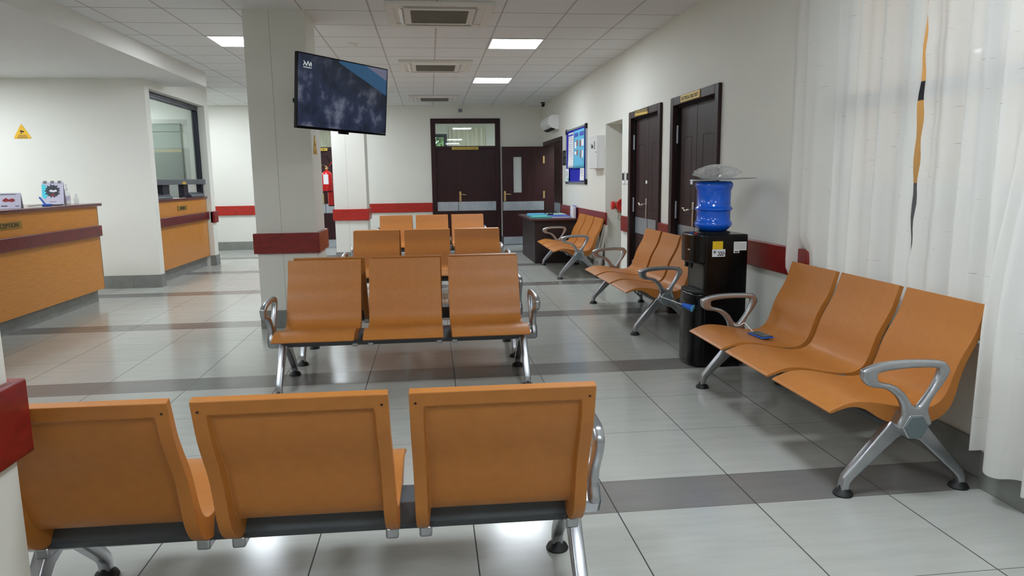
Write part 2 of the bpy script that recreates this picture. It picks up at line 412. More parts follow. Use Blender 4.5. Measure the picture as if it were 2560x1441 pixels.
def walled(axis, p0, p1, a0, a1, z0, z1, holes):
    """Wall slab normal to axis ('x' or 'y') between p0 and p1, along a0..a1, with rectangular holes (a0,a1,z0,z1)."""
    mb = MB()
    A = sorted({a0, a1, *[h[0] for h in holes], *[h[1] for h in holes]}); Z = sorted({z0, z1, *[h[2] for h in holes], *[h[3] for h in holes]})
    A = [a for a in A if a0 <= a <= a1]; Z = [z for z in Z if z0 <= z <= z1]
    na, nz = len(A)-1, len(Z)-1
    ins = lambda i, j: any(h[0] <= (A[i]+A[i+1])/2 <= h[1] and h[2] <= (Z[j]+Z[j+1])/2 <= h[3] for h in holes)
    solid = [[0 <= i < na and 0 <= j < nz and not ins(i, j) for j in range(nz)] for i in range(na)]
    vc = {}
    def V(p, a, z):
        k = (p, a, z)
        if k not in vc: vc[k] = mb.bm.verts.new((p, a, z) if axis == 'x' else (a, p, z))
        return vc[k]
    S = lambda i, j: 0 <= i < na and 0 <= j < nz and solid[i][j]
    for i in range(na):
        for j in range(nz):
            if not solid[i][j]: continue
            a, b, c, d = A[i], A[i+1], Z[j], Z[j+1]
            for p in (p0, p1): mb.bm.faces.new((V(p, a, c), V(p, b, c), V(p, b, d), V(p, a, d)))
            for (di, dj, q) in ((-1, 0, ((a, c), (a, d))), (1, 0, ((b, c), (b, d))), (0, -1, ((a, c), (b, c))), (0, 1, ((a, d), (b, d)))):
                if not S(i+di, j+dj):
                    (s, t), (s2, t2) = q
                    mb.bm.faces.new((V(p0, s, t), V(p0, s2, t2), V(p1, s2, t2), V(p1, s, t)))
    return mb

# ================================================================== ROOM SHELL
XR, YF = 2.40, 15.0
struct(MB().box(-9, 3.4, -3.2, 19, -.12, 0).build('floor', M['floor'], sm=False), 'pale grey tiled floor with narrow dark grey bands', 'floor')
mb = MB(); mb.box(-3.08, 2.9, -3.2, 15.3, ZC, ZC+.1); mb.box(-9, -3.08, 10.65, 15.3, ZC, ZC+.1)
struct(mb.build('ceiling', M['ceiling'], sm=False), 'suspended grid ceiling of square mineral tiles', 'ceiling')
mb = MB(); mb.box(-9, -3.085, -3.2, 10.64, ZL, ZL+.06)
struct(mb.build('ceiling_lowered', M['lowceil'], sm=False), 'smooth grey lowered ceiling over the reception side', 'ceiling')
mb = MB(); mb.box(-3.085, -3.07, -3.2, 10.65, ZL-.004, ZC-.001); mb.box(-3.6, -3.085, 10.64, 10.655, ZL, ZC-.001)
struct(mb.build('trim_1', M['soffit'], sm=False), 'white vertical step between the grid ceiling and the lowered ceiling', 'ceiling step')

# right wall
holesR = [(5.76, 6.86, 0, 2.09), (7.26, 8.34, 0, 2.09), (8.76, 9.60, 0, 2.09), (12.83, 14.80, 0, 2.08)]
mb = walled('x', XR, 2.62, 4.40, 15.2, 0, ZC, holesR)
struct(mb.build('wall_right', M['wall'], sm=False), 'cream wall along the right side with dark doors', 'wall')
mb = walled('x', 2.46, 2.62, 1.6, 4.40, 0, ZC, [(1.9, 4.22, .62, 2.66)])
mb.box(2.38, 2.62, -3.2, 1.6, 0, ZC); 
struct(mb.build('wall_window_side', M['wall'], sm=False), 'cream wall around the curtained window', 'wall')
mb = MB(); mb.box(2.36, 2.46, 1.6, 2.69, 0, .17)
mb.box(2.345, 2.38, -3.2, 1.6, 0, .17)
struct(mb.build('baseboard_window_pier', M['base'], bevel=.003), 'grey tile skirting on the pier under the curtain', 'skirting')
mb = MB(); mb.box(2.36, 2.46, 1.6, 2.69, .17, .62)
struct(mb.build('wall_window_pier', M['wall'], sm=False), 'low cream pier behind the near curtain', 'wall')
mb = MB(); mb.box(2.44, 2.46, 2.69, 4.40, 0, .17)
for a, b in ((4.40, 5.72), (6.90, 7.22), (8.38, 8.76), (9.60, 12.79), (14.84, 15.0)): mb.box(2.385, 2.40, a, b, 0, .17)
struct(mb.build('baseboard_right', M['base'], bevel=.003), 'grey tile skirting along the right wall', 'skirting')
# niche behind the opening in the right wall
mb = MB(); mb.box(3.25, 3.35, 8.5, 9.9, 0, 2.6); mb.box(2.62, 3.25, 9.60, 9.7, 0, 2.6); mb.box(2.62, 3.25, 8.66, 8.76, 0, 2.6); mb.box(2.62, 3.25, 8.76, 9.60, 2.3, 2.4)
struct(mb.build('wall_niche', M['wall'], sm=False), 'cream walls inside the open niche in the right wall', 'wall')
# side room behind the open double door in the far right corner
mb = MB(); mb.box(3.3, 3.4, 12.4, 15.2, 0, 2.7); mb.box(2.62, 3.3, 12.4, 12.5, 0, 2.7); mb.box(2.62, 3.3, 12.5, 15.2, 2.6, 2.7); mb.box(2.62, 3.3, 15.1, 15.2, 0, 2.6)
struct(mb.build('wall_side_room', M['wall'], sm=False), 'cream walls of the side room behind the open door', 'wall')

# far wall with two tall doors
mb = walled('y', YF, YF+.2, -9, 3.4, 0, ZC, [(.09, 1.45, 0, 2.58), (-3.0, -1.64, 0, 2.58)])
struct(mb.build('wall_far', M['wall'], sm=False), 'cream end wall behind the rows of benches', 'wall')
mb = MB()
for a, b in ((-6, -3.04), (-1.60, .05), (1.49, 2.40)): mb.box(a, b, 14.985, 15.0, 0, .17)
struct(mb.build('baseboard_far', M['base'], bevel=.003), 'grey tile skirting along the end wall', 'skirting')
# left hall walls
mb = walled('x', -3.82, -3.60, 9.82, 12.47, 0, ZC, [(9.97, 12.27, 0, 2.60)])
struct(mb.build('wall_cashier', M['wall'], sm=False), 'cream wall holding the glazed service counter', 'wall')
struct(MB().box(-9, -3.82, 9.82, 9.98, 0, ZC).build('wall_reception', M['wall'], sm=False), 'cream wall behind the reception counter', 'wall')
mb = MB(); mb.box(-9, -3.82, 12.27, 12.47, 0, ZC)
struct(mb.build('wall_office_back', M['wall'], sm=False), 'pale wall inside the glazed office', 'wall')
mb = MB(); mb.box(-5.6, -3.99, 12.245, 12.27, .2, 2.33); mb.box(-5.6, -3.99, 12.235, 12.245, 2.2, 2.33)
struct(mb.build('trim_office', mat('grey green panel', (168, 174, 166), .6), bevel=.002), 'grey green panel on the office wall behind the glass', 'wall panel')
mb = MB(); mb.box(-9, -8.9, -3.2, 15.2, 0, ZC); mb.box(-6.2, -6.0, 12.47, 15.0, 0, ZC)
struct(mb.build('wall_left', M['wall'], sm=False), 'cream wall closing the hall on the left', 'wall')
mb = MB(); mb.box(-9, 2.62, -3.3, -3.2, 0, ZC)
struct(mb.build('wall_back', M['wall'], sm=False), 'cream wall behind the viewer', 'wall')
mb = MB()
mb.box(-6, -3.94, 9.805, 9.82, 0, .17); mb.box(-3.94, -3.585, 9.805, 9.82, 0, .17); mb.box(-3.60, -3.585, 9.82, 9.97, 0, .17)
mb.box(-3.60, -3.585, 12.29, 12.485, 0, .17); mb.box(-3.672, -3.585, 12.258, 12.27, 0, .17); mb.box(-3.60, -3.585, 12.27, 12.29, 0, .17)
struct(mb.build('baseboard_left', M['base'], bevel=.003), 'grey tile skirting around the cashier wall', 'skirting')

# pillars
def pillar(name, x0, x1, y0, y1, lab, rail_z=(.71, .90), rm='rail'):
    root = thing(name, lab, 'pillar', ((x0+x1)/2, (y0+y1)/2, 0), kind='structure')
    hx, hy = (x1-x0)/2, (y1-y0)/2
    MB().box(-hx, hx, -hy, hy, 0, ZC).build('shaft', M['wall'], root, sm=False)
    MB().box(-.044, -.040, -hy-.0008, -hy+.01, .17, ZC).build('joint_line', M['joint'], root, sm=False)
    b = MB(); b.box(-hx-.012, hx+.012, -hy-.012, hy+.012, 0, .17); b.build('skirting', M['base'], root, bevel=.003)
    r = MB(); t = .03
    z0, z1 = rail_z
    O = [(-hx-t, -hy-t), (hx+t, -hy-t), (hx+t, hy+t), (-hx-t, hy+t)]; I = [(-hx, -hy), (hx, -hy), (hx, hy), (-hx, hy)]
    vo = [[r.bm.verts.new((a, b, z)) for a, b in O] for z in (z0, z1)]; vi = [[r.bm.verts.new((a, b, z)) for a, b in I] for z in (z0, z1)]
    for i in range(4):
        j = (i+1) % 4
        for q in ((vo[0][i], vo[0][j], vo[1][j], vo[1][i]), (vi[0][i], vi[0][j], vi[1][j], vi[1][i]), (vo[1][i], vo[1][j], vi[1][j], vi[1][i]), (vo[0][i], vo[0][j], vi[0][j], vi[0][i])): r.bm.faces.new(q)
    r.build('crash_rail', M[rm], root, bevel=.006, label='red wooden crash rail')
    return root
pillar('pillar', -1.61, -1.07, 6.79, 7.34, 'square cream pillar beside the television with a dark red band')
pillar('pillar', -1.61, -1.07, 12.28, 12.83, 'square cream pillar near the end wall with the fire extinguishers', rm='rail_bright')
pillar('pillar', -1.60, -1.04, 1.255, 1.80, 'cream pillar cut off by the left edge of the photo')

# crash rails along walls
def rail(n, boxes, lab, rm='rail'):
    mb = MB()
    for b in boxes: mb.box(*b)
    struct(mb.build('trim_%d' % n, M[rm], bevel=.006), lab, 'crash rail')
rail(2, [(2.37, 2.40, 4.22, 5.72, .71, .90)], 'dark red wooden rail on the right wall between the curtain and the water dispenser')
rail(3, [(2.37, 2.40, 6.90, 7.22, .71, .90)], 'short dark red rail between the two electrical duct doors')
rail(4, [(2.37, 2.40, 8.38, 8.69, .71, .90)], 'short dark red rail between the niche and the duct door')
rail(5, [(2.37, 2.40, 9.49, 12.79, .71, .90)], 'dark red rail on the right wall below the notice board')
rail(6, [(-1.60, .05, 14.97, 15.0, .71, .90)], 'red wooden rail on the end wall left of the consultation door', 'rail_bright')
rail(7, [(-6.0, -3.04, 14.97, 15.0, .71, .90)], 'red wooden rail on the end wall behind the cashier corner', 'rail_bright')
rail(8, [(-3.60, -3.57, 12.30, 12.50, .71, .90), (-3.635, -3.57, 12.27, 12.30, .71, .90)], 'dark red rail end on the wall beside the glazed counter')

# ================================================================== DOORS
def hinge(parent, x, y, z, L=.12):
    MB().lathe([(.0, -L/2), (.011, -L/2), (.011, L/2), (0, L/2)], (x, y, z), n=12).build('hinge', M['steel'], parent)
def duct_door(n, y0, y1, lab, split, sign_y, sign_tilt, sticker, half):
    """double door in the right wall; y0 = near edge of casing, y1 = far edge."""
    root = thing('door_%d' % n, lab, 'door', (2.40, (y0+y1)/2, 0), kind='structure')
    cy = (y0+y1)/2; hw = (y1-y0)/2
    f = MB(); f.box(-.03, .12, -hw, -hw+.08, 0, 2.13); f.box(-.03, .12, hw-.08, hw, 0, 2.13); f.box(-.03, .12, -hw+.08, hw-.08, 2.05, 2.13)
    fr = f.build('frame', M['darkwood2'], root, bevel=.006)
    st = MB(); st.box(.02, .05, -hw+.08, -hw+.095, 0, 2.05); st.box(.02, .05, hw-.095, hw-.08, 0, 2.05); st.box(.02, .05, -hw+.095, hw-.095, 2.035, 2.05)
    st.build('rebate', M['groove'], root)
    sp = split-cy; xL = .04
    for a, b in ((-hw+.095, sp-.003), (sp+.003, hw-.095)):
        lf = MB().box(xL, xL+.04, a, b, .012, 2.035).build('leaf', M['darkwood2'], root, bevel=.003)
        w = b-a; g = MB()
        ya, yb = a+w*.27, b-w*.27
        za, zb = 1.00, 1.74
        for (p, q, r, s_) in ((ya, yb, zb, zb+.006), (ya, yb, za, za+.006), (ya, ya+.006, za, zb), (yb-.006, yb, za, zb), (ya, yb, .22, .226), (ya, yb, .66, .666), (ya, ya+.006, .22, .66), (yb-.006, yb, .22, .66)):
            g.box(xL-.0015, xL+.002, p, q, r, s_)
        g.build('panel_moulding', M['groove'], lf)
        MB().box(xL-.002, xL+.002, a+.006, b-.006, .715, .905).build('kick_plate', M['steel'], lf)
        MB().box(xL-.002, xL+.002, a+.006, b-.006, .03, .2).build('kick_plate', M['steel'], lf)
    for hy in (-hw+.092, hw-.092):
        for z in (1.78, 1.05, .3): hinge(root, .018, hy, z, .17)
    # lever handle on its long plate, near the meeting edge of the far leaf
    hy = sp+.045 if n == 1 else sp+.05
    h = MB().box(xL-.008, xL, hy-.018, hy+.018, .91, 1.135).build('handle', M['handle'], root, bevel=.003, label='satin nickel lever handle')
    MB().tube(spline_open([(xL-.008, hy, 1.065), (xL-.05, hy, 1.065), (xL-.055, hy+.03, 1.06), (xL-.055, hy+.075, 1.055), (xL-.055, hy+.10, 1.075), (xL-.055, hy+.135, 1.075)]), .009).build('lever', M['handle'], h)
    sg = MB().box(-.036, -.031, -.24, .24, -.032, .032).build('sign_plate', M['yellow_sign'], root, bevel=.001)
    sg.location = (0, sign_y-cy, 2.092); sg.rotation_euler = (sign_tilt, 0, 0)
    if half:
        MB().box(-.0365, -.0358, -.24, .24, -.005, .031).build('dark_strip', M['frame'], sg)
        text('lettering', 'ELECTRICAL CABLE DUCT', .44, .024, M['yellow_sign'], face_mw((-.0366, 0, .013), (0, -1, 0), (0, 0, 1)), sg)
    else:
        text('lettering', 'ELECTRICAL CABLE DUCT', .42, .032, M['ink'], face_mw((-.0362, 0, 0), (0, -1, 0), (0, 0, 1)), sg)
    s = MB()
    s.box(xL-.0016, xL-.0002, sticker-cy-.028, sticker-cy+.028, 1.30, 1.345 if not half else 1.335)
    s.build('paper_sticker', M['paper'], root)
    return root
duct_door(1, 5.72, 6.90, 'dark brown double duct door nearest the water dispenser', 6.355, 6.36, 0.0, 6.46, False)
duct_door(2, 7.22, 8.38, 'dark brown double duct door beside the open niche, crooked sign above', 7.80, 7.86, .03, 7.86, True)

def tall_door(n, x0, x1, split, lab, sign_c, hside):
    root = thing('door_%d' % n, lab, 'door', ((x0+x1)/2, YF, 0), kind='structure')
    cx = (x0+x1)/2; hw = (x1-x0)/2
    f = MB(); f.box(-hw, -hw+.1, -.03, .1, 0, 2.62); f.box(hw-.1, hw, -.03, .1, 0, 2.62); f.box(-hw+.1, hw-.1, -.03, .1, 2.52, 2.62); f.box(-hw+.1, hw-.1, -.02, .1, 2.0, 2.06)
    f.build('frame', M['darkwood'], root, bevel=.005)
    MB().box(-hw+.1, hw-.1, .03, .036, 2.06, 2.52).build('transom_glass', M['glass'], root, sm=False)
    sp = split-cx
    for a, b in ((-hw+.1, sp-.0004), (sp+.0004, hw-.1)):
        lf = MB().box(a, b, 0, .045, .012, 2.0).build('leaf', M['darkwood'], root, bevel=.0015)
        MB().box(a+.004, b-.004, -.004, 0, .72, .91).build('kick_plate', M['steel'], lf, bevel=.001)
        MB().box(a+.004, b-.004, -.004, 0, .012, .17).build('kick_plate', M['steel'], lf, bevel=.001)
    hx = sp+.045*hside
    h = MB().box(hx-.02, hx+.02, -.008, 0, .92, 1.125).build('handle', M['brass'], root, bevel=.003, label='brass lever handle')
    MB().tube([(hx, -.008, 1.06), (hx, -.05, 1.06), (hx+.03*hside, -.055, 1.062), (hx+.12*hside, -.055, 1.055)], .009).build('lever', M['brass'], h)
    sg = MB().box(-.275, .275, -.04, -.032, 1.985, 2.04).build('sign_plate', M['yellow_sign'], root, bevel=.001)
    sg.location = (sign_c-cx, 0, 0)
    text('lettering', 'CONSULTATION ROOM 6' if n == 3 else 'CONSULTATION ROOM 5', .5, .03, M['ink'], face_mw((0, -.0405, 2.0125), (1, 0, 0), (0, 0, 1)), sg)
    return root
tall_door(3, .05, 1.49, .59, 'dark maroon door with a glass transom in the middle of the end wall', .755, 1)
tall_door(4, -3.04, -1.60, -2.14, 'dark maroon door half hidden between the two pillars', -2.32, -1)

# open leaf door in the far right corner
root = thing('door_5', 'open dark maroon door leaf with a narrow glass panel in the far right corner', 'door', (2.40, 14.76, 0), kind='structure')
f = MB(); f.box(-.03, .22, .0, .08, 0, 2.12); f.box(-.03, .22, -1.97, -1.89, 0, 2.12); f.box(-.03, .22, -1.89, 0, 2.04, 2.12)
f.build('frame', M['darkwood'], root, bevel=.005)
L = -.90
lf = walled('y', -.02, .025, L, -.025, .012, 2.03, [(-.665, -.495, 1.09, 1.82)]).build('leaf', M['darkwood'], root)
MB().box(-.665, -.495, -.004, .004, 1.09, 1.82).build('vision_panel', M['frost'], lf, sm=False)
MB().box(L+.01, -.03, -.024, -.02, .72, .905).build('kick_plate', M['steel'], lf, bevel=.001)
MB().box(L+.01, -.03, -.024, -.02, .012, .17).build('kick_plate', M['steel'], lf, bevel=.001)
h = MB().box(L+.03, L+.07, -.028, -.02, .915, 1.125).build('handle', M['brass'], lf, bevel=.003)
MB().tube([(L+.05, -.028, 1.06), (L+.05, -.07, 1.06), (L+.08, -.075, 1.062), (L+.17, -.075, 1.055)], .009).build('lever', M['brass'], root)
for z in (1.76, 1.04, .3): MB().box(-.045, -.012, -.026, -.018, z-.075, z+.075).build('hinge', M['brass'], root, bevel=.002)
l2 = MB().box(.03, .07, -1.885, -.93, .012, 2.03).build('leaf', M['darkwood2'], root, bevel=.003)
MB().box(.026, .03, -1.87, -.95, .72, .905).build('kick_plate', M['steel'], l2)
MB().box(.026, .03, -1.87, -.95, .012, .17).build('kick_plate', M['steel'], l2)

# rooms behind the transoms
mb = MB(); mb.box(-3.6, 2.6, 18.4, 18.5, 0, 1.36); mb.box(-3.6, 2.6, 18.4, 18.5, 2.52, 2.9); mb.box(.47, 2.6, 18.4, 18.5, 1.36, 2.52); mb.box(-3.6, -.43, 18.4, 18.5, 1.36, 2.52)
mb.box(-3.7, -3.6, 15.2, 18.5, 0, 2.9); mb.box(2.6, 2.7, 15.2, 18.5, 0, 2.9); mb.box(-.75, -.65, 15.2, 18.4, 0, 2.9)
struct(mb.build('wall_consulting_rooms', M['wall'], sm=False), 'cream walls of the consulting rooms beyond the end wall', 'wall')
struct(MB().box(-3.7, 2.7, 15.2, 18.6, 2.9, 2.98).build('ceiling_consulting_rooms', M['soffit'], sm=False), 'white ceiling of the consulting rooms', 'ceiling')
wn = thing('window_1', 'dark framed window with greenery outside, seen through the glass transom', 'window', (.02, 18.4, 1.94), kind='structure')
f = MB(); f.box(-.45, .45, -.02, .04, .50, .58); f.box(-.45, .45, -.02, .04, -.58, -.50); f.box(-.45, -.37, -.02, .04, -.5, .5); f.box(.37, .45, -.02, .04, -.5, .5)
f.build('window_frame', M['frame'], wn, bevel=.003)
MB().box(-.37, .37, .01, .016, -.5, .5).build('pane', M['glass'], wn, sm=False)
def drape(name, f, nu, nv, m, th=0, parent=None):
    o = MB().grid(f, nu, nv).build(name, m, parent, ang=180)
    if th:
        s = o.modifiers.new('cloth', 'SOLIDIFY'); s.thickness = th; s.offset = 0
    return o
c = drape('curtain', lambda u, v: (.52+u*.92, 18.30+.035*math.sin(u*40)+.012*math.sin(u*91+v*2), .4+v*2.27), 160, 6, mat('beige door curtain', (214, 210, 192), .8))
tag(c, 'beige curtain seen through the glass transom of the middle door', 'curtain')
c = drape('curtain', lambda u, v: (-2.9+u*1.4, 18.30+.035*math.sin(u*44)+.012*math.sin(u*83+v*2), .4+v*2.18), 160, 6, bpy.data.materials['beige door curtain'])
tag(c, 'beige curtain above the half hidden door between the pillars', 'curtain')
# greenery outside that window
tr = thing('tree', 'green leafy tree outside the far window', 'tree', (-.2, 22.0, 0))
b = MB()
for i in range(1300):
    p = Vector((random.uniform(-1.5, 1.5), random.uniform(-.9, .9), random.uniform(1.2, 3.6))); r = random.uniform(.14, .36)
    q = [p+Vector((random.uniform(-r, r), random.uniform(-r, r), random.uniform(-r, r))) for _ in range(3)]
    b.bm.faces.new([b.bm.verts.new(v) for v in q])
b.build('foliage', M['leaf'], tr, sm=False)
MB().tube([(0, 0, 0), (.05, 0, 1.2), (0, 0, 2.4)], [.12, .09, .05]).build('trunk', M['board_brown'], tr)

# ================================================================== WINDOW AND CURTAINS
wn = thing('window_2', 'large dark framed window behind the sheer curtains', 'window', (2.54, 3.06, 1.64), kind='structure')
f = MB()
for y in (-1.16, -.62, -.05, .5, 1.10): f.box(-.025, .025, y, y+.06, -1.02, 1.02)
for z in (-1.02, .11, .96): f.box(-.025, .025, -1.16, 1.16, z, z+(.09 if z > 0 and z < .5 else .06))
f.build('window_frame', M['frame'], wn, bevel=.003)
MB().box(-.004, .004, -1.12, 1.12, -1.0, 1.0).build('pane', M['glass'], wn, sm=False)
MB().box(2.42, 2.62, 1.88, 4.24, .59, .62).build('window_sill', M['soffit'], None, bevel=.004)
struct(bpy.data.objects['window_sill'], 'white sill under the curtained window', 'sill')
mb = MB(); mb.box(4.9, 5.1, 5.3, 8.4, 1.28, 3.6)
struct(mb.build('exterior_wall', M['wall_ext'], sm=False), 'orange wall outside, seen through the gap between the curtains', 'outside wall')
mb = MB(); mb.box(4.85, 5.1, 5.3, 8.4, -.1, 1.28)
struct(mb.build('exterior_plinth', M['dark_ext'], sm=False), 'dark base of the outside wall', 'outside wall')
struct(MB().box(3.4, 30, -12, 30, -.2, -.1).build('exterior_ground', mat('pale outside paving', (170, 168, 160), .85, noise=.1, nscale=3), sm=False), 'ground outside the window', 'ground')

def fold(y, z, ph, amp):
    k = .55+.45*min(1, max(0, (2.6-z)/1.4))
    s = math.sin(y*31+ph+.35*math.sin(z*1.7+y*3))+.55*math.sin(y*57+ph*2+.5*math.sin(z*1.1))+.3*math.sin(y*13+ph)
    s = math.copysign(abs(s)**.8, s)
    return amp*k*s
def sst(x, a, b): t = max(0, min(1, (x-a)/(b-a))); return t*t*(3-2*t)
GAP = [(.45, -.01), (.86, .006), (1.12, .034), (1.33, .052), (1.60, .062), (1.74, .060), (1.83, .046), (2.16, .024), (2.35, -.01), (2.70, -.05)]
def gapw(z):
    for (a, p), (b, q) in zip(GAP, GAP[1:]):
        if z <= b: return p+(q-p)*(z-a)/(b-a)
    return GAP[-1][1]
def left_curtain(u, v):
    z = .5+v*2.2
    y0 = 3.295+gapw(z)*.5+.006*math.sin(z*23)
    y = y0+u*(4.43-.03*sst(z, 1.4, .8)-y0)
    x = 2.402-.068*max(sst(y, 4.05, 4.25)*sst(z, .86, 1.0), sst(y, 4.325, 4.36))*sst(z, .62, .80)
    return (x+fold(y, z, .4, .027)*min(1, .05+(y-y0)/.12), y, z)
cur = drape('curtain', left_curtain, 260, 40, M['curtain'])
tag(cur, 'white sheer curtain beside the dark red rail, left half of the pair', 'curtain', 'sheer curtains over the big window')
def right_curtain(u, v):
    y = 1.15+u*2.145
    zb = (.145 if y < 2.58 else .20)+.012*math.sin(y*37)
    zb += .50*sst(y, 2.680, 2.694)
    z = zb+v*(2.70-zb)
    yy = y-(gapw(z)*.5+.006*math.sin(z*31+1))*u**10
    x = 2.392-.10*(1-sst(y, 2.655, 2.694))*sst(z, 1.7, .7) - .03*(1-sst(y, 2.3, 2.69))
    return (x+fold(y, z, 1.9, .030)*min(1, .05+(3.295-y)/.12), yy, z)
cur2 = drape('curtain', right_curtain, 420, 50, M['curtain'])
tag(cur2, 'white sheer curtain hanging to the skirting at the right edge of the photo', 'curtain', 'sheer curtains over the big window')
rod = thing('curtain_rod', 'curtain rod above the big window', 'curtain rod', (2.36, 2.7, 2.73))
MB().lathe([(0, -1.75), (.014, -1.75), (.014, 1.6), (0, 1.6)], axis='y', n=14).build('rod', M['steel'], rod)
for y in (-1.5, 0, 1.4): MB().box(0, .105, y-.012, y+.012, -.012, .012).build('bracket', M['steel'], rod)

# ================================================================== BENCHES
# local frame: length along x, the sitter faces -y (u = -y), z up
PITCH, SW = .563, .508
PROF = [(-.329, .820, .026), (-.312, .765, .028), (-.294, .708, .030), (-.268, .655, .032), (-.243, .611, .034), (-.222, .568, .036), (-.208, .530, .038), (-.196, .493, .040),
        (-.183, .455, .046), (-.165, .420, .054), (-.140, .396, .063), (-.104, .382, .071), (-.060, .379, .077), (0, .385, .079), (.060, .396, .076), (.105, .406, .067),
        (.147, .414, .050), (.190, .419, .034), (.230, .4205, .025), (.270, .415, .020), (.310, .402, .017), (.342, .389, .015), (.354, .381, .010)]
def seat_mesh():
    P = spline_open(PROF, 4); n = len(P); inset = .011
    ws = [-SW/2, -SW/2+.012, -SW/2+.036, -SW/2+.043, -SW/2+.09, 0, SW/2-.09, SW/2-.043, SW/2-.036, SW/2-.012, SW/2]
    mb = MB(); F = []; B = []
    acc = 0
    for i, (u, z, t) in enumerate(P):
        a = Vector(P[max(i-1, 0)][:2]); b = Vector(P[min(i+1, n-1)][:2]); d = (b-a).normalized(); nrm = Vector((d.y, -d.x))   # towards the underside/back
        if i: acc += (Vector(P[i][:2])-Vector(P[i-1][:2])).length
        fr, br = [], []
        for j, w in enumerate(ws):
            e = min(j, len(ws)-1-j)
            fr.append(mb.bm.verts.new((w, -u, z)))
            k = 1 if e <= 2 else 0
            kk = 1 if acc < .042 else 0      # solid border along the top edge
            k = max(k, kk)
            tt = inset+(t-inset)*k if t > inset else t
            q = Vector((u, z))+nrm*tt*-1 if False else Vector((u, z))-nrm*(-tt)
            br.append(mb.bm.verts.new((w, -q.x, q.y)))
        F.append(fr); B.append(br)
    m = len(ws)
    for i in range(n-1):
        for j in range(m-1):
            mb.bm.faces.new((F[i][j], F[i][j+1], F[i+1][j+1], F[i+1][j])); mb.bm.faces.new((B[i][j+1], B[i][j], B[i+1][j], B[i+1][j+1]))
        mb.bm.faces.new((F[i][0], F[i+1][0], B[i+1][0], B[i][0])); mb.bm.faces.new((F[i+1][m-1], F[i][m-1], B[i][m-1], B[i+1][m-1]))
    for j in range(m-1):
        mb.bm.faces.new((F[0][j+1], F[0][j], B[0][j], B[0][j+1])); mb.bm.faces.new((F[n-1][j], F[n-1][j+1], B[n-1][j+1], B[n-1][j]))
    return mb
ARM_O = [(.259, .567), (.245, .582), (.176, .604), (.058, .612), (-.078, .606), (-.114, .590), (-.130, .557), (-.104, .505), (-.060, .440), (-.046, .390), (-.058, .325), (.083, .318), (.068, .385), (.090, .444), (.144, .489), (.216, .504), (.251, .528)]
ARM_I = [(.191, .549), (.173, .566), (.055, .577), (-.065, .574), (-.080, .552), (-.058, .495), (-.010, .424), (.008, .412), (.030, .422), (.062, .468), (.113, .507), (.178, .525)]
def arm_outline():
    o = spline_closed(ARM_O, 5)
    return o, spline_closed(ARM_I, 5)
FLEG = [(.012, .345), (.075, .325), (.105, .286), (.266, .090), (.275, .060), (.277, .024), (.243, .024), (.239, .056), (.222, .078), (.040, .248), (.012, .262)]
RLEG = [(.012, .345), (-.075, .325), (-.110, .286), (-.288, .084), (-.298, .058), (-.299, .024), (-.266, .024), (-.262, .052), (-.246, .070), (-.066, .235), (.012, .262)]
def side_mw(x):  # (a=u, b=z, c) -> (x+c, -u, z)
    return Matrix(((0, 0, 1, x), (-1, 0, 0, 0), (0, 1, 0, 0), (0, 0, 0, 1)))
def make_bench(label):
    root = thing('waiting_bench', label, 'bench', group='three seat waiting benches')
    s0 = seat_mesh().build('seat', M['seat'], root, bevel=.003, seg=2, ang=38)
    s0.location = (-PITCH, 0, 0)
    pls = [MB().lathe([(0, -.0035), (.003, -.0018), (.0035, 0), (.003, .0018), (0, .0035)], (e*(SW/2-.017), .3465, .782), n=10).build('screw_plug', M['rubber'], s0) for e in (-1, 1)]
    for x in (0, PITCH):
        s = s0.copy(); COL.objects.link(s); s.parent = root; s.location = (x, 0, 0)
        for pl in pls: p2 = pl.copy(); COL.objects.link(p2); p2.parent = s
    mb = MB(); prof = [(-.072, .284), (.072, .284), (.088, .312), (.062, .372), (-.062, .372), (-.088, .312)]
    mb.prism(prof, lambda a, b, d: (d, a, b), -.80, .80); mb.build('beam', M['beam'], root, bevel=.004)
    for x in (-PITCH, 0, PITCH):
        for e in (-1, 1):
            b = MB(); b.box(-.020, .020, -.08, .118, .276, .312); o = b.build('clamp', M['alu'], root, bevel=.007, seg=2); o.location = (x+e*(SW/2-.024), 0, 0)
    ao, ai = arm_outline()
    for e in (-1, 1):
        fl = plate('leg', [FLEG], .042, .008, M['alu'], side_mw(e*.805), root)
        rl = plate('leg', [RLEG], .042, .008, M['alu'], side_mw(e*.805), root)
        for lg, u in ((fl, .260), (rl, -.2825)):
            pd = MB().lathe([(0, 0), (.040, 0), (.042, .006), (.036, .018), (.022, .028), (.016, .045), (0, .045)], (e*.805, -u, 0), n=20).build('foot_pad', M['rubber'], lg)
            pd['label'] = 'black rubber foot pad'
        arm = plate('armrest', [ao, ai], .036, .012, M['alu'], side_mw(e*.878), root)
        hb = MB(); hx = [(.060*math.cos(PI/6+0*PI+k*PI/3+PI/6)+.012, .326+.060*math.sin(PI/6+k*PI/3+PI/6)) for k in range(6)]
        hb.prism(hx, lambda a, b, d: (d, -a, b), e*.785, e*.898); hub = hb.build('hub', M['alu'], root, bevel=.006)
        hc = MB(); hx2 = [((a-.012)*.88+.012, (b-.326)*.88+.326) for a, b in hx]
        hc.prism(hx2, lambda a, b, d: (d, -a, b), e*.898, e*.904); hc.build('hub_cover', M['alu_cover'], hub, bevel=.003, label='grey hexagonal hub cover')
    return root
B0 = make_bench('nearest bench of the middle rows, its orange brown backs to the viewer')
B0.location = (-.375, 2.19, 0); B0.rotation_euler = (0, 0, PI-.018)
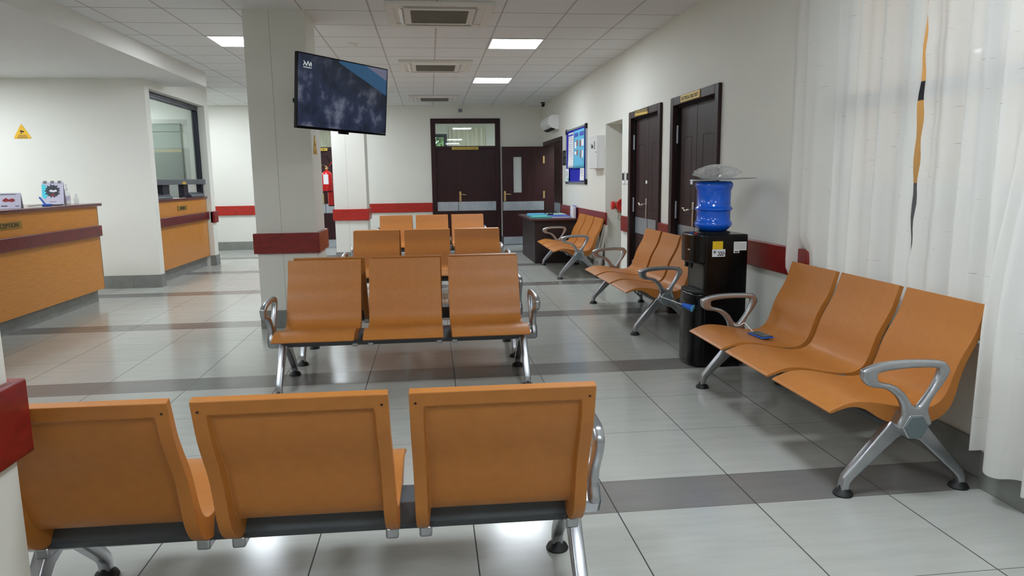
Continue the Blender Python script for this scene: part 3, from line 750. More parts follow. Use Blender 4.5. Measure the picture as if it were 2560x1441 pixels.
BENCHES = [
    (-.195, 4.785, 0.0, 'second bench of the middle rows, facing the viewer, back to back with the third'),
    (-.185, 5.62, PI, 'third bench of the middle rows, facing away, hidden behind the bench facing the viewer'),
    (-.045, 7.70, 0, 'fourth bench of the middle rows, facing the viewer level with the square pillar'),
    (-.04, 8.50, PI, 'fifth bench of the middle rows, facing away behind the fourth'),
    (.02, 11.0, 0, 'sixth bench of the middle rows, facing the viewer near the end wall'),
    (.02, 11.8, PI, 'seventh and farthest bench of the middle rows, facing the end wall'),
    (2.00, 3.515, -PI/2, 'bench along the right side in front of the sheer curtains with a phone on it'),
    (2.018, 6.735, -PI/2, 'bench along the right wall in front of the duct doors, behind the water dispenser'),
    (2.016, 10.29, -PI/2-.015, 'bench along the right wall under the notice board, by the dark desk'),
]
for x, y, r, lab in BENCHES: dup(B0, (x, y, 0), r, lab)

# ================================================================== CEILING FITTINGS
def ceiling_light(x, y, z, lab, grp='square lit ceiling panels'):
    t = thing('ceiling_light', lab, 'ceiling light', (x, y, z), group=grp)
    f = MB(); a, b = .297, .278
    f.box(-a, a, -a, -b, -.006, .02); f.box(-a, a, b, a, -.006, .02); f.box(-a, -b, -b, b, -.006, .02); f.box(b, a, -b, b, -.006, .02)
    f.build('frame', M['white'], t)
    MB().box(-b, b, -b, b, -.003, .004).build('diffuser', M['panel'], t, sm=False)
    return t
ceiling_light(1.011, 8.304, ZC, 'lit square ceiling panel right of centre, the nearer of the two in that row')
ceiling_light(1.011, 11.304, ZC, 'smaller lit square ceiling panel towards the end wall')
ceiling_light(-1.989, 8.304, ZC, 'lit square ceiling panel partly hidden behind the square pillar')
OFF = 'unseen lit square ceiling panel brightening the rooms'
for x, y in ((-1.989, 11.304), (-1.989, 13.704), (-4.389, 13.704), (1.011, 2.304), (-1.989, 2.304), (1.011, -.696), (-1.989, -.696), (-4.989, 11.304)): ceiling_light(x, y, ZC, OFF, 'ceiling panels outside the photo')  # unseen: some continue the lit rows, farthest, leftmost and rear ones added as fill
for x, y in ((-5.75, 8.5), (-4.9, 6.9), (-4.9, 4.6), (-7.2, 7.6)): ceiling_light(x, y, ZL, OFF, 'ceiling panels outside the photo')  # unseen panels added in the lowered ceiling to brighten the reception wall
for x, y, z in ((2.95, 13.6, 2.595), (1.0, 16.6, 2.895), (-2.3, 16.6, 2.895)): ceiling_light(x, y, z, OFF, 'ceiling panels outside the photo')  # unseen panels added to light the side room and the consulting rooms

def cassette(x, y, lab, dark=False):
    t = thing('ceiling_air_conditioner', lab, 'air conditioner', (x, y, ZC-.001), group='ceiling air conditioner cassettes')
    p = MB(); h = .475
    # panel with four slots around a central grille
    xs = [-h, -.36, -.29, .29, .36, h]
    p.box(-h, h, -h, -.40, -.03, 0); p.box(-h, h, .40, h, -.03, 0); p.box(-h, -.40, -.40, .40, -.03, 0); p.box(.40, h, -.40, .40, -.03, 0)
    p.box(-.40, -.32, -.40, -.32, -.03, 0); p.box(.32, .40, -.40, -.32, -.03, 0); p.box(-.40, -.32, .32, .40, -.03, 0); p.box(.32, .40, .32, .40, -.03, 0)
    p.box(-.32, .32, -.32, -.26, -.033, 0); p.box(-.32, .32, .26, .32, -.033, 0); p.box(-.32, -.26, -.26, .26, -.033, 0); p.box(.26, .32, -.26, .26, -.033, 0)
    p.build('panel', M['soffit'], t, bevel=.004)
    g = MB(); g.box(-.26, .26, -.26, .26, -.028, 0)
    for i in range(26): yy = -.25+i*.02; g.box(-.255, .255, yy, yy+.007, -.034, -.028)
    g.build('intake_grille', M['greyplastic'], t)
    for (a, b, c, d) in ((-.32, .32, -.40, -.32), (-.32, .32, .32, .40), (-.40, -.32, -.32, .32), (.32, .40, -.32, .32)):
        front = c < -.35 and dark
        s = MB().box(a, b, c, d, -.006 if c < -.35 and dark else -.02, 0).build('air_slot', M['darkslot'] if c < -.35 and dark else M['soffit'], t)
        if front: continue
        m_ = MB()
        if b-a > d-c:
            k = 1 if c > 0 else -1; y_ = (c+d)/2
            m_.hexa([(a+.01, y_-.028*k, -.038), (b-.01, y_-.028*k, -.038), (b-.01, y_-.024*k, -.038), (a+.01, y_-.024*k, -.038), (a+.01, y_+.014*k, -.012), (b-.01, y_+.014*k, -.012), (b-.01, y_+.018*k, -.012), (a+.01, y_+.018*k, -.012)])
        else:
            k = 1 if a > 0 else -1; x_ = (a+b)/2
            m_.hexa([(x_-.028*k, c+.01, -.038), (x_-.024*k, c+.01, -.038), (x_-.024*k, d-.01, -.038), (x_-.028*k, d-.01, -.038), (x_+.014*k, c+.01, -.012), (x_+.018*k, c+.01, -.012), (x_+.018*k, d-.01, -.012), (x_+.014*k, d-.01, -.012)])
        m_.build('flap', M['white'], s)
    return t
cassette(.135, 6.87, 'large ceiling air conditioner cassette at the top edge of the photo', True)
cassette(.125, 9.91, 'ceiling air conditioner cassette between the two lit panels, middle of three')
cassette(.14, 13.70, 'ceiling air conditioner cassette closest to the end wall')
t = thing('smoke_detector', 'round white smoke detector on the ceiling above the television', 'smoke detector', (-.81, 8.38, ZC))
MB().lathe([(0, 0), (.062, 0), (.062, -.012), (.05, -.02), (.045, -.035), (0, -.04)], n=28).build('body', M['soffit'], t)
t = thing('ceiling_sensor', 'small white sensor under the ceiling before the second cassette', 'sensor', (.42, 10.94, ZC))
MB().lathe([(0, 0), (.05, 0), (.048, -.02), (.03, -.035), (0, -.045)], n=24).build('body', M['soffit'], t)
t = thing('wall_sensor', 'tiny grey sensor on the end wall above the middle door', 'sensor', (.68, YF, 2.785))
MB().box(-.045, .03, -.06, 0, -.04, .03).build('body', M['greyink'], t, bevel=.01)
t = thing('ceiling_camera', 'small dark security camera where the ceiling meets the far right corner', 'camera', (2.32, 14.5, ZC))
MB().lathe([(0, 0), (.045, 0), (.045, -.02), (0, -.02)], n=20).build('mount_base', M['blackmat'], t)
MB().lathe([(0, 0), (.028, 0), (.032, .1), (0, .1)], (0, -.09, -.06), axis='y', n=16).build('body', M['blackmat'], t)

# ================================================================== TELEVISION
TL, TR, BR, BL = (Vector(p) for p in ((-.957, 5.724, 2.352), (-.325, 6.499, 2.335), (-.387, 6.498, 1.766), (-1.019, 5.723, 1.784)))
ctr = (TL+TR+BR+BL)/4
rx = ((TR-TL)+(BR-BL)).normalized(); rz_ = ((TL-BL)+(TR-BR)); rz_ = (rz_-rx*rz_.dot(rx)).normalized(); ry = rz_.cross(rx)   # ry points away from the viewer
tvm = Matrix((rx, ry, rz_)).transposed().to_4x4(); tvm.translation = ctr
tv = thing('television', 'dark flat screen television angled out from the square pillar under the ceiling', 'television'); tv.matrix_world = tvm
W2, H2 = (TR-TL).length/2, (TL-BL).length/2
f = MB(); e = .009
f.box(-W2, W2, -.004, .03, H2-e, H2); f.box(-W2, W2, -.004, .03, -H2, -H2+.02); f.box(-W2, -W2+e, -.004, .03, -H2+.02, H2-e); f.box(W2-e, W2, -.004, .03, -H2+.02, H2-e)
f.build('bezel', M['black'], tv, bevel=.003)
MB().box(-W2+e, W2-e, 0, .01, -H2+.02, H2-e).build('screen', M['tvpic'], tv, sm=False)
b = MB(); b.box(-W2+.01, W2-.01, .01, .035, -H2+.01, H2-.01); b.box(-W2*.7, W2*.7, .035, .07, -H2+.02, H2*.3); b.build('back_cover', M['blackmat'], tv, bevel=.006)
MB().box(-.05, .05, -.006, .02, -H2-.018, -H2+.004).build('sensor_bar', M['black'], tv, bevel=.003)
lg = MB()
for (a, b_) in (((-.44, .19), (-.425, .215)), ((-.425, .215), (-.41, .19)), ((-.41, .19), (-.395, .225)), ((-.395, .225), (-.38, .19)), ((-.38, .19), (-.365, .222)), ((-.365, .222), (-.36, .19)), ((-.44, .178), (-.36, .178)), ((-.437, .225), (-.428, .216))):
    lg.tube([(a[0], -.001, a[1]), (b_[0], -.001, b_[1])], .0035, 6)
lg.build('screen_logo', mat('pale screen graphic', (200, 206, 206), .5, emit=(200, 206, 206), estr=.25), tv)
arm = MB(); inv = tvm.inverted()
p1 = inv @ Vector((-1.2, 6.76, 2.1)); p0 = Vector((0, .07, 0)); pm = inv @ Vector((-.80, 6.66, 2.08))
arm.tube([tuple(p0), tuple(pm), tuple(p1)], .022, 10); arm.box(-.12, .12, .06, .08, -.12, .12)
arm.build('wall_arm', M['blackmat'], tv)

# ================================================================== RIGHT WALL ITEMS
t = thing('wall_air_conditioner', 'white wall mounted air conditioner above the open door in the far corner', 'air conditioner', (2.40, 13.55, 2.40))
sec = [(0, -.13), (-.06, -.13), (-.15, -.10), (-.20, -.04), (-.215, .02), (-.19, .09), (-.14, .125), (-.05, .13), (0, .13)]
MB().prism(sec, lambda a, b, d: (a, d, b), -.45, .45).build('body', M['white'], t, bevel=.006)
MB().hexa([(-.15, -.42, -.112), (-.075, -.42, -.138), (-.075, .42, -.138), (-.15, .42, -.112), (-.148, -.42, -.104), (-.073, -.42, -.128), (-.073, .42, -.128), (-.148, .42, -.104)]).build('outlet_flap', M['blackmat'], t)
t = thing('notice_board', 'blue felt notice board in an aluminium frame on the right wall', 'notice board', (2.40, 11.54, 1.735))
MB().box(-.014, 0, -.77, .77, -.42, .42).build('felt', M['blueboard'], t, sm=False)
f = MB(); f.box(-.024, 0, -.80, .80, .42, .45); f.box(-.024, 0, -.80, .80, -.45, -.42); f.box(-.024, 0, -.80, -.77, -.42, .42); f.box(-.024, 0, .77, .80, -.42, .42)
f.build('frame', M['steel'], t, bevel=.002)
for a in (-1, 1):
    for b in (-1, 1):
        o = MB().box(-.03, .001, -.04, .04, -.04, .04).build('corner_cap', M['blackmat'], t, bevel=.006); o.location = (0, a*.77, b*.42)
def pinned(name, y0, y1, z0, z1, m, lab, x=2.380, curl=.012):
    t = thing(name, lab, 'paper', (x, (y0+y1)/2, (z0+z1)/2))
    w, h = (y1-y0)/2, (z1-z0)/2
    o = MB().grid(lambda u, v: (-curl*(1-v)**3*(.4+u)-.002, (u-.5)*2*w, (v-.5)*2*h), 8, 10).build('sheet', m, t, ang=180)
    s = o.modifiers.new('paper', 'SOLIDIFY'); s.thickness = .0008
    return t
po = pinned('poster', 10.84, 11.64, 1.53, 2.13, M['cyan'], 'light blue illustrated poster pinned at the upper right of the notice board', 2.378)
for (a, b, c, d, m) in ((-.36, -.06, .2, .26, 'bluebook'), (.06, .34, .2, .26, 'bluebook'), (-.36, -.2, .04, .14, 'paper'), (-.17, -.05, .03, .13, 'brownprint'), (.08, .2, .05, .15, 'brownprint'), (.2, .33, .02, .12, 'paper'), (-.33, -.22, -.14, -.03, 'paper'), (-.2, -.08, -.15, -.02, 'greyink'),
        (.06, .18, -.16, -.01, 'brownprint'), (.2, .34, -.14, -.03, 'paper'), (-.3, -.16, -.22, -.17, 'greyink'), (.1, .16, -.22, -.16, 'ink'), (-.38, .38, -.295, -.235, 'paper')):
    MB().box(-.0065, -.004, a, b, c, d).build('printed_picture', M[m], po)
sh = pinned('notice_sheet', 11.66, 12.10, 1.54, 2.12, M['paper'], 'white printed list pinned left of the blue poster', 2.377)
for i in range(13): MB().box(-.0062, -.0045, -.17, .17 - .05*((i*7) % 3), .2-i*.035, .206-i*.035).build('print_line', M['greyink'], sh)
MB().box(-.0062, -.0045, -.19, .19, .235, .265).build('print_header', M['bluebook'], sh)
s2 = pinned('notice_sheet', 10.86, 11.16, 1.33, 1.54, M['paper'], 'small white notice at the lower right corner of the board', 2.379, .006)
for i, z in enumerate((.06, .035, .01, -.03, -.06)): MB().box(-.0045, -.003, -.1, .1-.03*(i % 2), z, z+.007).build('print_line', M['greyink'], s2)
s3 = pinned('notice_sheet', 12.02, 12.32, 1.31, 1.53, M['paper'], 'white and teal notice at the lower left corner of the board', 2.366, .004)
MB().box(-.0045, -.003, -.14, .14, -.108, -.05).build('teal_band', M['teal'], s3); MB().box(-.0045, -.003, -.02, .02, -.02, .07).build('printed_picture', M['greyink'], s3)
t = thing('fire_alarm_panel', 'white alarm control box on the right wall between the notice board and the niche', 'control panel', (2.40, 9.93, 1.725))
MB().box(-.095, 0, -.26, .26, -.225, .225).build('body', M['white'], t, bevel=.004)
d = MB().box(-.105, -.095, -.255, .255, -.22, .22).build('door', M['white'], t, bevel=.003)
MB().box(-.107, -.104, -.02, .08, .06, .10).build('display', M['blackmat'], d); MB().box(-.107, -.104, .0, .12, .108, .118).build('display_label', M['greyink'], d)
for i in range(5): MB().box(-.108, -.104, -.14, -.09, .045+i*.022, .058+i*.022).build('key', M['ink'], d)
MB().lathe([(0, -.111), (.008, -.111), (.008, -.104), (0, -.104)], (0, -.2, 0), axis='x', n=10).build('lock', M['ink'], d)
t = thing('wall_sign', 'black plaque with two pale symbols beside the far door', 'sign', (2.40, 12.54, 1.73))
MB().box(-.008, 0, -.19, .19, -.13, .13).build('plate', M['ink'], t, bevel=.002)
for z in (.055, -.06):
    s = MB()
    for y in (-.05, .05): s.lathe([(0, -.0095), (.014, -.0095), (.014, -.008), (0, -.008)], (0, y, z+.028), axis='x', n=12); s.box(-.0095, -.008, y-.018, y+.018, z-.03, z+.01)
    s.build('symbol', M['greyink'], t)
for y, lab in ((8.655, 'narrow black and white switch at the edge of the niche'), (8.46, 'black and white switch next to the far duct door')):
    t = thing('wall_switch', lab, 'switch', (2.40, y, 1.37), group='switches by the niche')
    MB().box(-.012, 0, -.055, .055, -.075, .075).build('plate', M['white'], t, bevel=.002)
    MB().box(-.015, -.011, -.043, .043, -.03, .055).build('rocker', M['ink'], t, bevel=.001)
# hydrant valve on the far side of the niche
t = thing('hydrant_valve', 'brass hydrant valve with red handwheel inside the wall niche', 'valve', (2.572, 9.42, .99))
MB().tube([(.0, .18, -.02), (.0, .02, -.02)], .04, 16).build('pipe', M['red'], t)
MB().lathe([(0, -.095), (.036, -.095), (.04, -.07), (.05, -.04), (.045, .03), (.03, .05), (0, .05)], (-.02, 0, .01), axis='x', n=20).build('valve_body', mat('aged brass', (150, 112, 76), .45, metal=.5), t)
MB().tube([(-.02, 0, 0), (-.02, 0, -.09)], .03, 14).build('outlet', bpy.data.materials['aged brass'], t)
MB().lathe([(0, -.135), (.03, -.135), (.056, -.128), (.058, -.098), (.03, -.09), (0, -.09)], (-.0, 0, .01), axis='x', n=24).build('hose_cap', M['red'], t)
wh = MB(); c0 = Vector((.0, -.09, .015)); ring = []
for k in range(25): a = 2*PI*k/24; ring.append((c0.x+.076*math.cos(a), c0.y, c0.z+.076*math.sin(a)))
wh.tube(ring, .012, 8)
for k in range(5): a = 2*PI*k/5+.3; wh.tube([tuple(c0), (c0.x+.074*math.cos(a), c0.y, c0.z+.074*math.sin(a))], .009, 6)
wh.lathe([(0, -.02), (.022, -.02), (.022, .09), (0, .09)], tuple(c0), axis='y', n=12)
wh.lathe([(0, .002), (.07, .002), (.07, .006), (0, .006)], tuple(c0), axis='y', n=24)
wh.build('handwheel', M['red'], t)
MB().tube([(-.03, -.0, -.09), (-.04, -.02, -.17), (-.02, -.03, -.2), (0, -.02, -.15), (0, 0, -.08)], .003, 6).build('chain', M['frame'], t)
# board and plastic wrap behind the far bench
t = thing('board', 'dark brown board standing against the wall behind the bench under the notice board', 'board', (2.366, 9.70, 0))
MB().box(0, .03, -.09, .09, 0, .78).build('panel', M['board_brown'], t, bevel=.003)
def wrapf(u, v):
    y = 9.25+.2*u; z = .12+.62*v
    return (2.35-.10*(1-v)-.03*math.sin(u*9)*(1-v)+.012*math.sin(u*23+v*9)-.04*(1-v)*u, y, z)
o = MB().grid(wrapf, 28, 16).build('plastic_sheet', M['wrap'], ang=180)
tag(o, 'clear plastic sheet hanging crumpled behind the bench under the notice board', 'plastic sheet')

# ================================================================== DESK IN THE FAR RIGHT CORNER
t = thing('desk', 'dark brown wooden desk against the right wall below the notice board', 'desk', (2.0, 12.1, 0))
MB().box(-.40, .365, -.85, .85, .70, .73).build('desk_top', mat('dark red brown desk top', (84, 46, 48), .3, noise=.15, nscale=9, coat=.3), t, bevel=.004)
dk = mat('dark brown desk panel', (44, 30, 30), .45, noise=.2, nscale=9, stretch=(1, 1, .3))
MB().box(-.33, .34, -.765, -.74, .0, .70).build('front_panel', dk, t, bevel=.002)
MB().box(-.33, -.30, -.74, .78, 0, .70).build('side_panel', dk, t, bevel=.002)
MB().box(-.30, .34, .755, .78, 0, .70).build('back_panel', dk, t, bevel=.002)
def stack(name, x0, x1, y0, y1, n, th, m, lab, cat, z=.73, skew=.012):
    t = thing(name, lab, cat, ((x0+x1)/2, (y0+y1)/2, z))
    for i in range(n):
        o = MB().box(-(x1-x0)/2, (x1-x0)/2, -(y1-y0)/2, (y1-y0)/2, 0, th*.94).build('sheaf', m, t, bevel=.001); o.location = (random.uniform(-skew, skew), random.uniform(-skew, skew), i*th); o.rotation_euler = (0, 0, random.uniform(-.05, .05))
    return t
stack('folder_pile', 1.70, 1.99, 12.02, 12.50, 3, .012, M['cyan'], 'light blue folders on the dark desk, behind the teal ones', 'folder')
stack('folder_pile', 1.66, 1.95, 11.34, 11.86, 3, .010, M['teal'], 'teal folders at the near edge of the dark desk', 'folder')
stack('folder_pile', 2.05, 2.33, 12.00, 12.45, 3, .011, M['mint'], 'pale green folders at the wall side of the dark desk', 'folder')
t = thing('book', 'blue covered register lying at the near wall side of the dark desk', 'book', (2.13, 11.62, .73))
MB().box(-.15, .15, -.24, .24, 0, .006).build('cover', M['bluebook'], t); MB().box(-.146, .146, -.236, .236, .006, .026).build('pages', M['paper'], t); MB().box(-.15, .15, -.24, .24, .026, .031).build('cover', M['bluebook'], t)
t = thing('pen_holder', 'black pen holder with a pen in the middle of the dark desk', 'pen holder', (2.03, 11.93, .73))
MB().box(-.045, .045, -.04, .04, 0, .05).build('base', M['blackmat'], t, bevel=.008)
MB().tube([(-.02, 0, .04), (-.085, .01, .20)], .006, 8).build('pen', M['ink'], t); MB().tube([(.02, 0, .04), (.10, -.02, .09)], .006, 8).build('pen', M['ink'], t)
t = thing('box_file', 'upright white file with a blue spine on the dark desk behind the bench back', 'file', (2.325, 11.42, .73))
MB().box(-.03, .012, -.12, .12, 0, .185).build('cover', M['white'], t, bevel=.002); MB().box(.012, .02, -.12, .12, 0, .20).build('spine', M['bluebook'], t, bevel=.001)

# ================================================================== COUNTERS ON THE LEFT
def sign_plate(parent, y, z, w, h, x, s, tw, th):
    p = MB().box(x, x+.006, y-w/2, y+w/2, z-h/2, z+h/2).build('sign_plate', mat('dull brass plate', (150, 116, 44), .4, metal=.3) if 'dull brass plate' not in bpy.data.materials else bpy.data.materials['dull brass plate'], parent, bevel=.001)
    if s: text('lettering', s, tw, th, M['ink'], mw_left(y, z, x+.0065), p)
    return p
t = thing('reception_counter', 'honey coloured reception counter with a mahogany top on the far left', 'counter', (-3.85, 7.0, 0))
MB().box(-.65, 0, -2.6, 1.75, .155, 1.12).build('front_panel', M['counter'], t, bevel=.002)
MB().box(-.60, -.08, -2.6, 1.75, 0, .155).build('toe_kick', M['base'], t)
MB().box(-.70, .04, -2.6, 1.80, 1.12, 1.155).build('worktop', M['worktop'], t, bevel=.008, seg=3)
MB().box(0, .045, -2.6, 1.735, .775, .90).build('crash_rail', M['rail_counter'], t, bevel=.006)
MB().box(-.02, .003, 1.75, 1.756, .155, 1.12).build('edge_trim', M['steel'], t)
sign_plate(t, -.055, 1.005, .49, .07, 0, 'RECEPTION', .37, .042)
t = thing('cashier_counter', 'honey coloured service counter under the glazed office window', 'counter', (-3.68, 11.1, 0))
MB().box(-.5, 0, -1.12, 1.165, .17, 1.12).build('front_panel', M['counter'], t, bevel=.002)
MB().box(-.5, -.06, -1.12, 1.165, 0, .17).build('toe_kick', M['base'], t)
MB().box(-.55, .025, -1.12, 1.17, 1.12, 1.15).build('worktop', M['worktop'], t, bevel=.006, seg=3)
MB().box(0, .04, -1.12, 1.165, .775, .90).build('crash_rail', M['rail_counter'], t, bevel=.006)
MB().box(-.02, .003, 1.165, 1.168, .17, 1.12).build('edge_trim', M['steel'], t)
sp_ = sign_plate(t, 0, 1.005, .42, .07, 0, '', 0, 0)
for i in range(6): MB().box(.006, .0075, -.10+i*.036, -.078+i*.036, .985, 1.025).build('letter_mark', M['ink'], sp_)
wn = thing('window_3', 'glazed service window with a grey ledge above the second counter', 'window', (-3.74, 11.12, 1.9), kind='structure')
f = MB(); f.box(-.05, .03, -1.15, 1.15, .62, .70); f.box(-.05, .03, 1.06, 1.15, -.74, .62); f.box(-.05, .03, -1.15, -1.06, -.74, .62); f.box(-.02, .04, -1.15, 1.15, .655, .675); f.box(-.02, .04, 1.10, 1.12, -.74, .62)
f.build('window_frame', M['frame'], wn, bevel=.004)
MB().box(-.006, 0, -1.06, 1.06, -.47, .62).build('pane', M['glass'], wn, sm=False)
MB().box(-.10, .075, -1.15, 1.15, -.55, -.47).build('ledge', M['ledge'], wn, bevel=.006)
pk = MB()
for a, b in ((-.62, -.36), (.24, .44)): pk.box(-.06, .02, a, b, -.745, -.55)
pk.build('post', M['frame'], wn, bevel=.004)
for a, b in ((-1.06, -.40), (.44, 1.06)):
    MB().prism(spline_open([(-.10, 0), (.07, 0), (.07, .03), (.03, .06), (-.10, .075)], 1), lambda p, q, d: (p, d, -.748+q), a, b).build('low_guard', M['ledge'], wn, bevel=.006)
MB().box(.076, .08, .02, .18, -.545, -.51).build('brass_tag', M['yellow_sign'], wn)
t = thing('paper_sheet', 'white sheet of paper under the ledge of the glazed counter', 'paper', (-3.72, 11.12, 1.151))
MB().box(-.10, .07, -.15, .12, 0, .003).build('sheet', M['paper'], t)
t = thing('stamp_pad', 'small black object lying on the glazed counter', 'stamp pad', (-3.69, 11.17, 1.155))
MB().box(-.025, .025, -.06, .06, 0, .018).build('body', M['blackmat'], t, bevel=.004)
t = thing('card_terminal', 'dark payment handset behind the right opening of the glazed counter', 'card terminal', (-3.85, 11.75, 1.15))
MB().hexa([(-.04, -.05, 0), (.04, -.05, 0), (.04, .05, 0), (-.04, .05, 0), (-.02, -.05, .2), (.01, -.05, .2), (.01, .05, .2), (-.02, .05, .2)]).build('body', M['blackmat'], t, bevel=.008)

# things on the reception counter
def cz(x, y, rz, name, lab, cat): return thing(name, lab, cat, (x, y, 1.155), rz)
t = cz(-4.13, 8.40, .18, 'desk_calendar', 'white standing desk calendar with a dark round picture on the reception counter', 'calendar')
MB().hexa([(-.105, -.055, 0), (.105, -.055, 0), (.105, -.050, 0), (-.105, -.050, 0), (-.105, -.004, .245), (.105, -.004, .245), (.105, 0, .245), (-.105, 0, .245)]).build('front_leaf', M['lilac'], t)
MB().hexa([(-.105, .050, 0), (.105, .050, 0), (.105, .055, 0), (-.105, .055, 0), (-.105, 0, .245), (.105, 0, .245), (.105, .004, .245), (-.105, .004, .245)]).build('back_leaf', M['lilac'], t)
def on_leaf(p): return (p[0], -.0555+.051*(p[1]/.245)-.0012, p[1])
def leaf_patch(name, pts, m, parent, lift=0):
    b = MB(); A = [b.bm.verts.new(Vector(on_leaf(p))+Vector((0, -lift, 0))) for p in pts]; B = [b.bm.verts.new(Vector(on_leaf(p))+Vector((0, .0008-lift, 0))) for p in pts]
    n = len(pts); b.bm.faces.new(A); b.bm.faces.new(B[::-1])
    for i in range(n): b.bm.faces.new((A[i], A[(i+1) % n], B[(i+1) % n], B[i]))
    return b.build(name, m, parent, sm=False)
leaf_patch('cyan_patch', [(-.104, .09), (-.07, .06), (-.05, .1), (-.05, .19), (-.08, .225), (-.104, .215)], M['cyanink'], t)
pts = []
for k in range(28): a = 2*PI*k/28; r = (.062 if k % 2 else .082)*(1 if k % 3 else .9); pts.append((.0+r*math.cos(a), .15+r*.95*math.sin(a)))
leaf_patch('dark_picture', pts, M['frame'], t, .001)
leaf_patch('pale_figure', [(-.035, .15), (-.015, .165), (.01, .155), (.035, .165), (.045, .145), (.01, .135), (-.02, .14)], M['paper'], t, .002)
leaf_patch('red_figure', [(-.02, .105), (.0, .125), (.02, .11), (.015, .095)], M['redink'], t, .002)
leaf_patch('caption', [(-.03, .03), (.03, .03), (.03, .036), (-.03, .036)], M['greyink'], t)
for x in (-.07, -.0, .07):
    ring = [(x+.0, .016*math.cos(a), .245+.013*math.sin(a)) for a in [2*PI*k/14 for k in range(15)]]
    b = MB()
    for dx in (-.012, 0, .012): b.tube([(p[0]+dx, p[1], p[2]) for p in ring], .0025, 6)
    b.build('binding_ring', M['frame'], t)
t = cz(-3.97, 7.26, .20, 'tent_card', 'pale lilac tent card with a red picture at the left end of the reception counter', 'tent card')
MB().hexa([(-.10, -.04, 0), (.10, -.04, 0), (.10, -.037, 0), (-.10, -.037, 0), (-.10, -.002, .145), (.10, -.002, .145), (.10, .001, .145), (-.10, .001, .145)]).build('front_leaf', M['lilac'], t)
MB().hexa([(-.10, .037, 0), (.10, .037, 0), (.10, .04, 0), (-.10, .04, 0), (-.10, -.001, .145), (.10, -.001, .145), (.10, .002, .145), (-.10, .002, .145)]).build('back_leaf', M['lilac'], t)
def on_leaf(p): return (p[0], -.0405+.038*(p[1]/.145)-.0012, p[1])
leaf_patch('red_picture', [(-.05, .07), (-.03, .062), (.0, .066), (.03, .06), (.05, .07), (.05, .085), (.03, .095), (.0, .085), (-.02, .1), (-.045, .085)], M['redink'], t)
leaf_patch('title_line', [(-.085, .13), (.06, .13), (.06, .137), (-.085, .137)], M['greyink'], t)
leaf_patch('caption', [(-.06, .02), (-.01, .02), (-.01, .028), (-.06, .028)], M['frame'], t); leaf_patch('caption', [(.055, .02), (.085, .02), (.085, .026), (.055, .026)], M['frame'], t)
t = cz(-3.93, 7.86, .3, 'phone_stand', 'small blue plastic phone stand on the reception counter', 'phone stand')
MB().box(-.05, .03, -.035, .035, 0, .022).build('base', M['phoneblue'], t, bevel=.006)
MB().hexa([(-.03, -.03, .02), (-.018, -.03, .02), (-.018, .03, .02), (-.03, .03, .02), (-.075, -.03, .095), (-.063, -.03, .095), (-.063, .03, .095), (-.075, .03, .095)]).build('back_rest', M['phoneblue'], t, bevel=.004)
MB().tube([(.03, 0, .012), (.06, .02, .008), (.1, .06, .008), (.12, .1, .01)], .006, 8).build('plug', M['blackmat'], t)
MB().tube([(-.05, -.02, .012), (-.08, -.04, .012), (-.11, -.05, .007), (-.14, -.05, .006), (-.16, -.09, .006)], .003, 6).build('cable', M['blackmat'], t)
t = cz(-4.12, 8.66, 0, 'sanitiser_bottle', 'clear hand sanitiser pump bottle at the right end of the reception counter', 'bottle')
MB().lathe([(0, 0), (.034, 0), (.036, .01), (.036, .11), (.028, .135), (.014, .145), (.014, .155), (0, .155)], n=24).build('bottle', M['clearplastic'], t)
MB().lathe([(.0362, .03), (.0362, .09)], n=24).build('label_band', M['lilac'], t)
MB().lathe([(0, .155), (.016, .155), (.016, .175), (.006, .178), (.005, .215), (.012, .217), (.012, .228), (0, .228)], n=18).build('pump', M['white'], t)
MB().tube([(0, 0, .222), (.03, -.01, .222), (.04, -.013, .212)], .005, 8).build('nozzle', M['white'], t)
t = cz(-4.06, 8.74, 0, 'sanitiser_bottle', 'small squat clear bottle beside the pump bottle on the reception counter', 'bottle')
MB().lathe([(0, 0), (.024, 0), (.026, .01), (.026, .06), (.012, .075), (.012, .09), (0, .09)], n=20).build('bottle', M['clearplastic'], t)
MB().lathe([(0, .09), (.014, .09), (.014, .11), (0, .11)], n=18).build('cap', M['white'], t)

# warning triangles
def tri_sign(label, mw, w, h, grp='yellow camera warning signs'):
    t = thing('warning_sign', label, 'sign', group=grp); t.matrix_world = mw
    P = [(-w/2+.008, -h/2), (w/2-.008, -h/2), (w/2, -h/2+.012), (.007, h/2), (-.007, h/2), (-w/2, -h/2+.012)]
    MB().prism(P, lambda a, b, d: (a, b, d), 0, .004).build('plate', M['sign_tri'], t, sm=False)
    b = MB(); b.hexa([(-.025, .0, .004), (.022, -.012, .004), (.026, .004, .004), (-.018, .018, .004), (-.025, .0, .0048), (.022, -.012, .0048), (.026, .004, .0048), (-.018, .018, .0048)]); b.box(-.012, -.004, -.022, .0, .004, .0048); b.box(-.022, -.004, -.028, -.02, .004, .0048)
    b.build('camera_pictogram', M['ink'], t, sm=False)
    b = MB(); b.box(-w*.24, w*.24, -h*.28, -h*.25, .004, .0046); b.box(-w*.28, w*.28, -h*.36, -h*.33, .004, .0046); b.box(-w*.3, w*.3, -h*.45, -h*.41, .004, .0046)
    b.build('small_print', M['board_brown'], t, sm=False)
tri_sign('yellow triangular camera warning sign on the wall behind the reception counter', face_mw((-5.12, 9.819, 2.045), (1, 0, 0), (0, 0, 1)), .205, .175)
tri_sign('yellow triangular camera warning sign on the side of the square pillar', mw_left(6.985, 1.715, -1.069), .20, .175)

